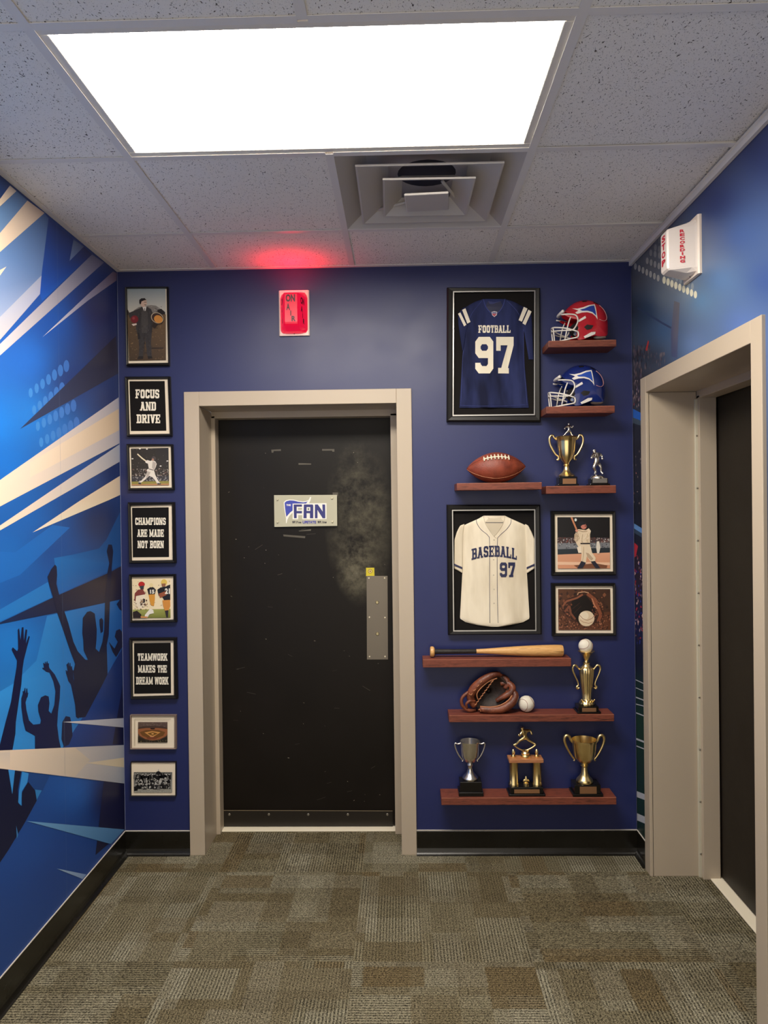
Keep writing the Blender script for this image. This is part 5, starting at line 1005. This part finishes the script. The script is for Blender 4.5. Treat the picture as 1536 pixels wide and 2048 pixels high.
# ---- helmets
def helmet(it, shell_m, logo_m, off):
    ox, oy = off; c0 = (1150 + ox, 372 + oy); W = .067
    prof = [(952, 322, .80), (968, 300, .62), (990, 284, .38), (1010, 258, .15), (1048, 228, 0), (1110, 208, 0), (1176, 212, 0), (1230, 238, 0), (1270, 283, 0), (1290, 338, 0), (1297, 392, .1), (1288, 444, .4), (1268, 482, .72), (1225, 490, .85), (1180, 484, .92), (1135, 492, .95), (1098, 512, .96), (1062, 514, .93), (1042, 498, .9), (1048, 462, .92), (1062, 430, .96), (1050, 400, .97), (1060, 372, .97), (1046, 336, .94), (1000, 330, .90)]
    ang = []; 
    for x, y, e in prof: ang.append((math.atan2(-(y - 372), x - 1150), math.hypot(x - 1150, y - 372), e))
    ang = sorted(ang); A = [a[0] for a in ang]; Rr = [a[1] for a in ang]; E_ = [a[2] for a in ang]
    A3 = [a - 2 * math.pi for a in A] + A + [a + 2 * math.pi for a in A]
    def rad(th): return float(np.interp(th, A3, Rr * 3)), float(np.interp(th, A3, E_ * 3))
    def half(x, y):               # shell half width at a side-view point
        th = math.atan2(-(y - c0[1]), x - c0[0]); r_, e = rad(th); q = min(1, math.hypot(x - c0[0], y - c0[1]) / r_); return W * math.sqrt(max(0, 1 - (1 - e * e) * q ** 2.6))
    N, M_ = 120, 14; V, Fc = [], []
    for sgn in (-1, 1):
        b = len(V); V.append((it.x(c0[0]), sgn * W, it.zz(c0[1])))
        for k in range(1, M_ + 1):
            q = math.sin(k / M_ * math.pi / 2) if True else k / M_
            for j in range(N):
                th = -math.pi + 2 * math.pi * j / N; r_, e = rad(th); h = W * math.sqrt(max(0, 1 - (1 - e * e) * q ** 2.6))
                V.append((it.x(c0[0] + math.cos(th) * r_ * q), sgn * h, it.zz(c0[1] - math.sin(th) * r_ * q)))
        for j in range(N): Fc.append((b, b + 1 + j, b + 1 + (j + 1) % N))
        for k in range(M_ - 1):
            for j in range(N): a = b + 1 + k * N; Fc.append((a + j, a + (j + 1) % N, a + N + (j + 1) % N, a + N + j))
    o = mesh_obj('shell', V, Fc, shell_m, it.t, True)
    bm = bmesh.new(); bm.from_mesh(o.data); bmesh.ops.remove_doubles(bm, verts=bm.verts, dist=.0006); bmesh.ops.recalc_face_normals(bm, faces=bm.faces); bm.to_mesh(o.data); bm.free()
    md = o.modifiers.new('thick', 'SOLIDIFY'); md.thickness = .004; md.offset = -1
    shell = o
    def sh(lst): return [(x + ox, y + oy) for x, y in lst]
    def decal(nm, poly, m, lift, seg=26):
        bm = bmesh.new(); vs = [bm.verts.new((x, y, 0)) for x, y in poly]
        for tr in tessellate_polygon([[Vector((x, y, 0)) for x, y in poly]]): bm.faces.new([vs[q] for q in tr])
        bmesh.ops.subdivide_edges(bm, edges=list(bm.edges), cuts=5, use_grid_fill=True); bm.verts.ensure_lookup_table(); bm.verts.index_update()
        V = [(it.x(v.co.x), -half(v.co.x, v.co.y) - lift, it.zz(v.co.y)) for v in bm.verts]; Fc = [tuple(v.index for v in f.verts) for f in bm.faces]; bm.free()
        return mesh_obj(nm, V, Fc, m, shell, True)
    WHP = mat('white_decal', (228, 222, 214), .35)
    out = sh([(1026, 282), (1060, 288), (1098, 281), (1140, 265), (1184, 258), (1195, 374), (1180, 349), (1157, 330), (1122, 320), (1086, 321), (1052, 330), (1040, 318), (1064, 304)])
    inn = sh([(1074, 298), (1104, 292), (1144, 275), (1176, 268), (1186, 348), (1160, 321), (1126, 309), (1088, 308)])
    decal('pennant_outline', out, WHP, .0014); decal('pennant', inn, logo_m, .0024)
    decal('jaw_vent', sh([(1098, 425), (1120, 408), (1166, 415), (1150, 440), (1118, 446)]), mat('dark_hole', (14, 10, 10), .6), .0012, 12)
    decal('strap_clip', sh([(1056, 378), (1108, 346), (1114, 362), (1062, 390)]), WHP, .0020, 10)
    decal('strap_clip', sh([(1096, 492), (1150, 462), (1180, 460), (1178, 476), (1130, 496), (1104, 504)]), WHP, .0022, 10)
    decal('crown_vent', sh([(1100, 222), (1135, 220), (1134, 232), (1102, 236)]), mat('dark_hole', (14, 10, 10), .6), .0012, 8); decal('crown_vent', sh([(1182, 232), (1212, 246), (1206, 256), (1180, 242)]), mat('dark_hole', (14, 10, 10), .6), .0012, 8)
    def hp(x, y, f): return (it.x(x + ox), f * W, it.zz(y + oy))
    tubes('ridge_line', [([(it.x(x), -half(x, y) - .0012, it.zz(y)) for x, y in sh([(1220, 262), (1252, 290), (1272, 330), (1270, 362), (1245, 380), (1210, 372)])], .0011, {'seg': 6, 'smooth': 3})], mat('light_edge', (206, 150, 150), .3), shell)
    fm = mat('white_facemask', (222, 216, 206), .35); r_ = .0032; L = []
    for s_ in (-1, 1):
        L += [([hp(1056, 456, .97 * s_), hp(1010, 440, .96 * s_), hp(960, 424, .8 * s_), hp(905, 408, .36 * s_), hp(893, 405, 0)], r_, {'seg': 8, 'smooth': 3}),
              ([hp(1056, 496, .97 * s_), hp(1010, 504, .95 * s_), hp(965, 510, .78 * s_), hp(912, 516, .36 * s_), hp(900, 516, 0)], r_, {'seg': 8, 'smooth': 3}),
              ([hp(1012, 446, .96 * s_), hp(960, 442, .8 * s_), hp(905, 434, .36 * s_), hp(893, 432, 0)], r_ * .9, {'seg': 8, 'smooth': 3}),
              ([hp(1056, 456, .97 * s_), hp(1060, 476, .98 * s_), hp(1056, 496, .97 * s_)], r_, {'seg': 8, 'smooth': 3}),
              ([hp(1012, 342, .86 * s_), hp(990, 400, .90 * s_), hp(968, 508, .8 * s_)], r_ * .9, {'seg': 8, 'smooth': 3}),
              ([hp(945, 326, .72 * s_), hp(1000, 330, .93 * s_), hp(1044, 342, 1.0 * s_), hp(1056, 384, 1.02 * s_), hp(1034, 430, 1.0 * s_), hp(1016, 446, .96 * s_)], r_, {'seg': 8, 'smooth': 3}),
              ([hp(898, 406, .25 * s_), hp(903, 460, .28 * s_), hp(908, 516, .25 * s_)], r_ * .9, {'seg': 8, 'smooth': 3})]
    tubes('facemask', L, fm, it.t)
    for s_ in (-1, 1):
        q = lathe('mask_bolt', [(.0001, .004), (.006, .004), (.008, 0)], CHROME, it.t, 14); q.rotation_euler = (math.pi / 2 * (1 if s_ < 0 else -1), 0, 0); q.location = hp(1036, 472, .99 * s_)
    tubes('bumper', [([hp(962, 300, -.70), hp(950, 308, -.4), hp(946, 310, 0), hp(950, 308, .4), hp(962, 300, .70)], .007, {'seg': 8, 'smooth': 3})], WHP, it.t)
    o = ball('jaw_pad', hp(1225, 488, -.5), 1, mat('grey_pad', (150, 142, 136), .7), it.t, 16, 10, (46 * it.k, W * .3, 14 * it.k))
    ball('inner_pad', hp(1120, 420, 0), 1, mat('dark_padding', (26, 22, 24), .8), it.t, 20, 12, (100 * it.k, W * .84, 64 * it.k))
it = Item('football_helmet', 'glossy red football helmet with blue pennant and white facemask', 'helmet', z1, 3.657, 1110, 519, S1, -.068, 'football helmets on shelves')
helmet(it, mat('glossy_red_shell', (176, 26, 38), .16, coat=.5), mat('royal_blue_decal', (36, 62, 150), .3), (0, 0))
it = Item('football_helmet', 'glossy dark blue football helmet with pennant and white facemask', 'helmet', z1, 3.657, 1087, 1004, S2, -.068, 'football helmets on shelves')
helmet(it, mat('glossy_blue_shell', (24, 40, 104), .16, coat=.5), mat('mid_blue_decal', (44, 78, 168), .3), (-23, 485))

# ---- football
it = Item('football', 'brown leather football with white laces on short shelf', 'football', z1, 3.657, 488, 1552, S3, -.069)
a_, r0 = 215 * it.k, 113 * it.k; cz = r0
fb_ = empty('tmp'); bpy.data.objects.remove(fb_)
def fr(u): return r0 * (1 - abs(u) ** 1.9) ** .82
FL = m_leather('pebbled_brown_leather', (112, 48, 32), (146, 68, 46), .42, 420)
body = lathe('leather_body', [(max(.0001, fr(u)), u * a_) for u in [math.sin(-math.pi / 2 + math.pi * i / 40) for i in range(41)]], FL, it.t, 40, (0, 0, cz), 'X'); body.modifiers.clear()
def fpt(u, an, lift=0.0): rr = fr(u) + lift; return (u * a_, -rr * math.cos(an), cz + rr * math.sin(an))
SEAM = mat('dark_seam', (190, 128, 92), .6)
for an in (-.78, 2.36): tubes('panel_seam', [([fpt(-.985 + 1.97 * i / 40, an) for i in range(41)], .0009, {'seg': 6})], SEAM, body)
tubes('panel_seam', [([fpt(.42 + .565 * i / 14, .79) for i in range(15)], .0009, {'seg': 6}), ([fpt(-.985 + .49 * i / 14, .79) for i in range(15)], .0009, {'seg': 6})], mat('dark_groove', (60, 26, 18), .6), body)
LACE = mat('white_lace', (228, 216, 190), .6)
tubes('lace_strip', [([fpt(-.46 + .88 * i / 20, .70, .0016) for i in range(21)], .0030, {'seg': 8}), ], LACE, it.t)
for i in range(8):
    u = -.43 + .82 * i / 7; tubes('cross_lace', [([fpt(u, .70 + (v - .5) * .40, .0030) for v in (0, .25, .5, .75, 1)], .0030, {'seg': 8})], LACE, it.t)
it.t.rotation_euler = (0, -.03, 0)

def cup(it, m, rim_y, rim_r, prof, handles, base, plate, hm=None, flute=None):
    it.lathe('cup_bowl', prof, m, flute=flute, seg=48)
    for s_ in (-1, 1): it.tubes('handle', [([(it.z0 + s_ * (x - it.z0), y, 0) for x, y in pts], r_, SM) for pts, r_ in handles], hm or m)
    for b in base: it.box('base', *b[:4], b[4], BLKGLOSS, .0025)
    if plate: it.box('nameplate', plate[0], plate[1], plate[2], plate[3], .001, BRASSP, .0004, dy=plate[4])

# ---- gold cup with a small player on its lid
it = Item('trophy', 'tall gold cup topped by a small silver player figure', 'trophy', z1, 3.657, 1000, 1576, S4, -.055, 'trophies on the shelves')
prof = [(0, 1506), (58, 1506), (60, 1498), (48, 1488), (30, 1474), (20, 1452), (18, 1432), (24, 1424), (18, 1416), (24, 1402), (40, 1384), (54, 1350), (62, 1300), (66, 1256), (70, 1236), (76, 1230), (80, 1222), (74, 1214), (40, 1212), (0, 1212)]
cup(it, GOLD, 0, 0, prof, [([(930, 1238), (912, 1222), (905, 1206), (888, 1208), (878, 1232), (882, 1270), (900, 1310), (922, 1345), (940, 1360), (942, 1380), (928, 1382)], [7, 8, 8, 9, 9, 8, 8, 7, 7, 8, 5])], [(935, 1066, 1508, 1562, .030), (926, 1075, 1560, 1576, .034)], (960, 1056, 1522, 1572, .0305), None, (16, .02))
statuette(it, 'player_figure', {'pelvis': (1022, 1166, 0, 8), 'waist': (1020, 1156, 0, 7), 'chest': (1018, 1142, 0, 9), 'neck': (1018, 1132, 0, 4), 'head': (1019, 1125, 0, 6), 'crown': (1020, 1116, 0, 6), 'lsh': (1006, 1140, .004, 5), 'lel': (990, 1150, .008, 4), 'lha': (984, 1162, .012, 3.5), 'rsh': (1032, 1140, -.004, 5), 'rel': (1044, 1150, -.006, 4), 'rha': (1054, 1136, 0, 3.5),
   'lhi': (1015, 1174, .003, 7), 'lkn': (998, 1188, .004, 5), 'lan': (986, 1204, .002, 4), 'lto': (976, 1210, .004, 4), 'rhi': (1030, 1174, -.003, 7), 'rkn': (1038, 1190, -.003, 5), 'ran': (1042, 1204, -.003, 4), 'rto': (1052, 1210, 0, 4)}, BODY, SILV)
# ---- silver player statuette
it = Item('trophy', 'silver football player statuette on black base', 'trophy', z1, 3.657, 1228, 1576, S4, -.055, 'trophies on the shelves')
it.box('base', 1168, 1290, 1522, 1562, .028, BLKGLOSS, .003); it.box('base', 1158, 1302, 1560, 1576, .034, BLKGLOSS, .003); it.box('nameplate', 1178, 1282, 1522, 1556, .001, mat('silver_nameplate', (150, 146, 142), .35, .7), .0004, dy=.0285)
it.lathe('plinth', [(0, 1524), (54, 1524), (54, 1514), (48, 1506), (40, 1498), (0, 1498)], SILV)
statuette(it, 'player_figure', {'pelvis': (1222, 1398, 0, 15), 'waist': (1220, 1378, 0, 14), 'chest': (1217, 1352, 0, 18), 'neck': (1207, 1332, 0, 8), 'head': (1204, 1322, 0, 12), 'crown': (1202, 1308, 0, 11), 'lsh': (1196, 1346, .012, 12), 'lel': (1180, 1366, .022, 8), 'lha': (1170, 1382, .026, 7), 'rsh': (1246, 1346, -.006, 12), 'rel': (1266, 1366, -.004, 8), 'rha': (1256, 1386, .012, 8),
   'lhi': (1212, 1410, .008, 14), 'lkn': (1192, 1440, .014, 10), 'lan': (1212, 1478, .004, 7), 'lto': (1198, 1490, .014, 7), 'rhi': (1234, 1410, -.006, 14), 'rkn': (1252, 1442, -.002, 10), 'ran': (1258, 1478, -.008, 7), 'rto': (1268, 1490, 0, 7)}, BODY, SILV)

# ---- baseball bat
it = Item('baseball_bat', 'wooden baseball bat with black grip lying on shelf', 'bat', z3, 3.339, 545, 158, S5, -.043)
WOODB = m_wood('ash_bat_wood', (196, 142, 78), (222, 172, 108), 1.0, .4)
def bat(nm, prof, m, par=None): return lathe(nm, [(max(.0001, r_ * it.k), it.x(x)) for x, r_ in prof], m, par or it.t, 28, (0, 0, 39 * it.k), 'X')
bat('barrel', [(410, 14.5), (470, 17), (560, 23), (660, 30), (760, 35), (860, 38), (940, 39), (975, 38), (984, 34), (987, 24), (987, 0)], WOODB)
bat('grip', [(132, 19), (150, 17), (300, 15.5), (408, 15.5), (412, 14)], m_leather('black_grip_wrap', (22, 18, 16), (36, 30, 26), .6, 200)); bat('knob', [(102, 0), (102, 26), (106, 33), (114, 35), (126, 33), (133, 24), (134, 18)], WOODB)
for o in it.t.children: pass
it.t.rotation_euler = (0, 0, 0)

# ---- baseballs
def baseball(it, cx, cy, r_, par=None, nm='ball', rot=0.0):
    c = Vector(it.p(cx, cy)); R0 = r_ * it.k; o = ball(nm, c, R0, BALLW, par or it.t, 32, 20)
    pts = []; b = .44
    for i in range(97):
        th = 2 * math.pi * i / 96; v = Vector((math.cos(th) + b * math.cos(3 * th), math.sin(th) - b * math.sin(3 * th), 2 * math.sqrt(b) * math.sin(2 * th) )).normalized()
        v = Matrix.Rotation(rot, 3, 'Y') @ Matrix.Rotation(.9, 3, 'X') @ v; pts.append(c + v * R0 * 1.002)
    tubes('stitching', [(pts, R0 * .028, {'seg': 5})], STITCH, o); return o
it = Item('baseball', 'white baseball beside the leather glove', 'baseball', z3, 3.339, 745, 533, S6, -.046); baseball(it, 745, 480, 53, None, 'cover', .4)

# ---- glove
it = Item('baseball_glove', 'worn brown leather baseball glove resting on shelf', 'glove', z3, 3.339, 490, 529, S6, -.048)
GL = m_leather('glove_leather', (78, 36, 22), (136, 74, 48), .42, 260); GD = m_leather('dark_pocket_leather', (30, 18, 14), (52, 32, 24), .6, 200); GT = mat('tan_lace', (176, 116, 78), .6)
# pocket: a shallow bowl opening to the room
V, Fc = [], []; N = 36; K = 8
bow = [(395, 470), (385, 420), (420, 350), (480, 295), (545, 278), (585, 300), (615, 345), (620, 400), (590, 455), (520, 500), (440, 508)]
bx_, by_ = zip(*[(p.x, p.y) for p in smoothpath([(x, y, 0) for x, y in bow + bow[:1]], 4)][:-1]); N = len(bx_); cxm, cym = 500, 400
V.append(it.p(cxm, cym, -.030))
for k in range(1, K + 1):
    q = k / K
    for j in range(N): V.append(it.p(cxm + (bx_[j] - cxm) * q, cym + (by_[j] - cym) * q, -.030 + .038 * q ** 2.2))
Fc = [(0, 1 + j, 1 + (j + 1) % N) for j in range(N)] + [(1 + k * N + j, 1 + k * N + (j + 1) % N, 1 + (k + 1) * N + (j + 1) % N, 1 + (k + 1) * N + j) for k in range(K - 1) for j in range(N)]
o = mesh_obj('pocket', V, Fc, GD, it.t, True); md = o.modifiers.new('t', 'SOLIDIFY'); md.thickness = .003
FK = {'seg': 12, 'smooth': 5}
it.tubes('thumb', [([(400, 490, 0), (372, 430, .004), (392, 372, .010), (446, 318, .014), (505, 284, .012), (552, 274, .006), (578, 288, .0)], [22, 27, 30, 28, 22, 18, 12], FK)], GL)
it.tubes('finger', [([(560, 300, -.022), (590, 302, -.018), (616, 322, -.012), (618, 350, -.004), (598, 372, .0)], [16, 20, 22, 20, 10], FK)], GL)
it.tubes('finger', [([(575, 345, -.012), (622, 340, -.006), (650, 362, .004), (640, 396, .010), (596, 420, .010), (540, 452, .008)], [14, 20, 23, 24, 20, 12], FK)], GL)
it.tubes('finger', [([(610, 400, .0), (655, 394, .010), (666, 420, .018), (636, 462, .024), (575, 496, .026), (500, 505, .024), (430, 500, .018)], [14, 19, 24, 28, 27, 24, 20], FK)], GL)
it.tubes('wrist_strap', [([(392, 380, .0), (345, 402, .008), (314, 432, .012), (312, 470, .014), (335, 500, .012), (372, 516, .008), (405, 512, .0)], [12, 12, 11, 11, 11, 12, 10], FK), ([(400, 452, .010), (365, 448, .018), (342, 466, .02), (345, 492, .016)], [9, 10, 9, 8], FK)], GL)
it.tubes('binding', [([(420, 440, .016), (412, 400, .022), (440, 358, .024), (492, 318, .02), (548, 300, .012)], 4, FK), ([(432, 482, .022), (500, 484, .030), (566, 470, .032), (622, 436, .028), (650, 400, .018)], 4, FK)], GT)
lc = random.Random(2)
for i in range(9):
    u = i / 8; x, y = 402 + 110 * u, 468 - 150 * u; it.tubes('lace', [([(x - 8, y + 6, .022), (x, y, .028), (x + 10, y - 8, .02)], 3.4, {'seg': 6, 'smooth': 2})], GT)
for i in range(7): x = 420 + 22 * i; it.tubes('lace', [([(x, 508, .022), (x + 6, 496, .032), (x + 14, 512, .03), (x + 18, 520, .02)], 3.4, {'seg': 6, 'smooth': 2})], GT)
for i in range(4): x = 360 + 22 * i; it.tubes('lace', [([(x, 398 - 26 * i, .02), (x + 12, 402 - 28 * i, .034), (x + 20, 392 - 28 * i, .03)], 3.2, {'seg': 6, 'smooth': 2})], GT)

# ---- tall gold urn carrying a baseball
it = Item('trophy', 'tall gold urn trophy carrying a baseball on top', 'trophy', z3, 3.339, 1148, 535, S6, -.047, 'trophies on the shelves')
it.box('base', 1080, 1214, 490, 524, .034, BLKGLOSS, .003); it.box('base', 1070, 1226, 522, 535, .040, BLKGLOSS, .003); it.box('nameplate', 1104, 1196, 498, 530, .001, BRASSP, .0004, dy=.0345)
it.lathe('urn_body', [(0, 490), (46, 490), (50, 480), (44, 466), (36, 458), (30, 446), (34, 400), (40, 340), (46, 280), (48, 256), (44, 246), (30, 236), (22, 224), (20, 214), (24, 210), (0, 210)], GOLD, flute=(14, .03), seg=56)
it.lathe('ball_holder', [(0, 212), (16, 208), (12, 196), (22, 172), (40, 142), (54, 136), (54, 132), (36, 134), (10, 160), (0, 165)], GOLD)
for s_ in (-1, 1): it.tubes('handle', [([(1148 + s_ * a, b, 0) for a, b in ((46, 258), (60, 240), (72, 228), (86, 232), (92, 250), (84, 280), (70, 312), (58, 340), (56, 360), (66, 372), (60, 384), (48, 376))], [5, 6, 7, 8, 7, 6, 5, 5, 6, 7, 6, 4], SM)], GOLD)
for k in range(5): aa = -.8 + .4 * k; it.tubes('leaf_scroll', [([(1148 + 44 * math.sin(aa), 470, .013 * math.cos(aa) * 1.6), (1148 + 54 * math.sin(aa), 456, .03 * math.cos(aa)), (1148 + 62 * math.sin(aa), 446, .034 * math.cos(aa))], [6, 5, 3], {'seg': 6, 'smooth': 2})], GOLD)
baseball(it, 1145, 100, 47, None, 'baseball_top', 1.2)

# ---- silver cup
it = Item('trophy', 'silver two-handled cup on stepped black base', 'trophy', z3, 3.339, 370, 1078, S7, -.054, 'trophies on the shelves')
prof = [(0, 982), (50, 982), (52, 972), (46, 962), (34, 950), (22, 932), (16, 912), (16, 896), (22, 886), (16, 878), (24, 872), (44, 858), (56, 826), (62, 780), (65, 740), (68, 730), (68, 726), (63, 727), (58, 780), (48, 840), (20, 862), (0, 864)]
cup(it, SILV, 0, 0, prof, [([(308, 742), (292, 748), (275, 742), (270, 752), (278, 784), (294, 820), (312, 846), (322, 858), (318, 864)], [5, 6, 5, 5, 5, 5, 4, 4, 5])], [(298, 442, 984, 1052, .033), (288, 452, 1050, 1078, .039)], None)
# ---- twin-column trophy
it = Item('trophy', 'twin gold column trophy with running player on top', 'trophy', z3, 3.339, 740, 1078, S7, -.054, 'trophies on the shelves')
it.box('base', 630, 848, 1020, 1064, .033, BLKGLOSS, .003); it.box('base', 618, 860, 1062, 1078, .04, BLKGLOSS, .003); it.box('nameplate', 656, 822, 1034, 1060, .001, BRASSP, .0004, dy=.0335)
for x in (661, 816):
    it.lathe('column', [(0, 1020), (31, 1020), (31, 1010), (28, 1006), (28, 872), (31, 868), (31, 860), (0, 860)], GOLD, cx=x, flute=(12, .03), seg=48)
    it.lathe('finial', [(0, 838), (16, 838), (16, 828), (8, 820), (12, 808), (10, 794), (4, 784), (0, 782)], GOLD, cx=x - 1, seg=20)
it.box('top_plank', 625, 852, 838, 861, .032, m_wood('light_walnut', (150, 92, 56), (184, 124, 82), 1.0), .002)
it.lathe('figure_stand', [(0, 838), (34, 838), (34, 826), (26, 818), (30, 808), (22, 798), (24, 790), (0, 790)], GOLD, seg=24)
it.lathe('eagle_plinth', [(0, 1020), (18, 1020), (18, 1010), (10, 1004), (0, 1004)], GOLD, cx=742, seg=16)
it.tubes('eagle', [([(742, 1008, 0), (742, 990, 0), (742, 974, 0), (742, 966, 0)], [8, 10, 6, 3], {'seg': 8, 'smooth': 2}), ([(722, 1000, 0), (732, 990, 0), (742, 994, 0), (754, 990, 0), (764, 1000, 0)], [3, 6, 6, 6, 3], {'seg': 8, 'smooth': 2})], GOLD)
it.tubes('bow_stand', [([(660, 752, 0), (690, 776, 0), (735, 794, 0), (782, 776, 0), (812, 754, 0)], 5, {'seg': 8, 'smooth': 3})], GOLD)
statuette(it, 'player_figure', {'pelvis': (738, 702, 0, 12), 'waist': (736, 688, 0, 11), 'chest': (732, 670, 0, 14), 'neck': (724, 654, 0, 6), 'head': (720, 646, 0, 9), 'crown': (717, 636, 0, 9), 'lsh': (716, 668, .008, 9), 'lel': (700, 684, .016, 6.5), 'lha': (688, 678, .022, 6), 'rsh': (752, 664, -.006, 9), 'rel': (778, 664, -.008, 6.5), 'rha': (786, 692, -.004, 6),
   'lhi': (728, 710, .004, 9), 'lkn': (702, 722, .006, 7), 'lan': (676, 750, .003, 6), 'lto': (658, 756, .006, 6), 'rhi': (748, 710, -.004, 9), 'rkn': (768, 730, -.004, 7), 'ran': (796, 746, -.003, 6), 'rto': (812, 756, 0, 6)}, BODY, GOLD)
# ---- gold cup
it = Item('trophy', 'wide gold two-handled cup on black base with nameplate', 'trophy', z3, 3.339, 1134, 1080, S7, -.060, 'trophies on the shelves')
prof = [(0, 1002), (54, 1002), (56, 992), (50, 980), (36, 966), (24, 944), (20, 918), (18, 902), (26, 892), (18, 884), (26, 878), (48, 862), (64, 836), (74, 790), (80, 740), (84, 724), (84, 719), (79, 719), (70, 790), (58, 840), (24, 868), (0, 870)]
cup(it, GOLD, 0, 0, prof, [([(1056, 740), (1044, 722), (1036, 700), (1020, 692), (1006, 702), (1003, 728), (1014, 764), (1034, 804), (1056, 838), (1068, 852), (1062, 862)], [6, 9, 10, 10, 10, 9, 8, 7, 6, 6, 6])], [(1054, 1226, 1004, 1062, .036), (1042, 1240, 1060, 1080, .041)], (1088, 1198, 1014, 1060, .0365))
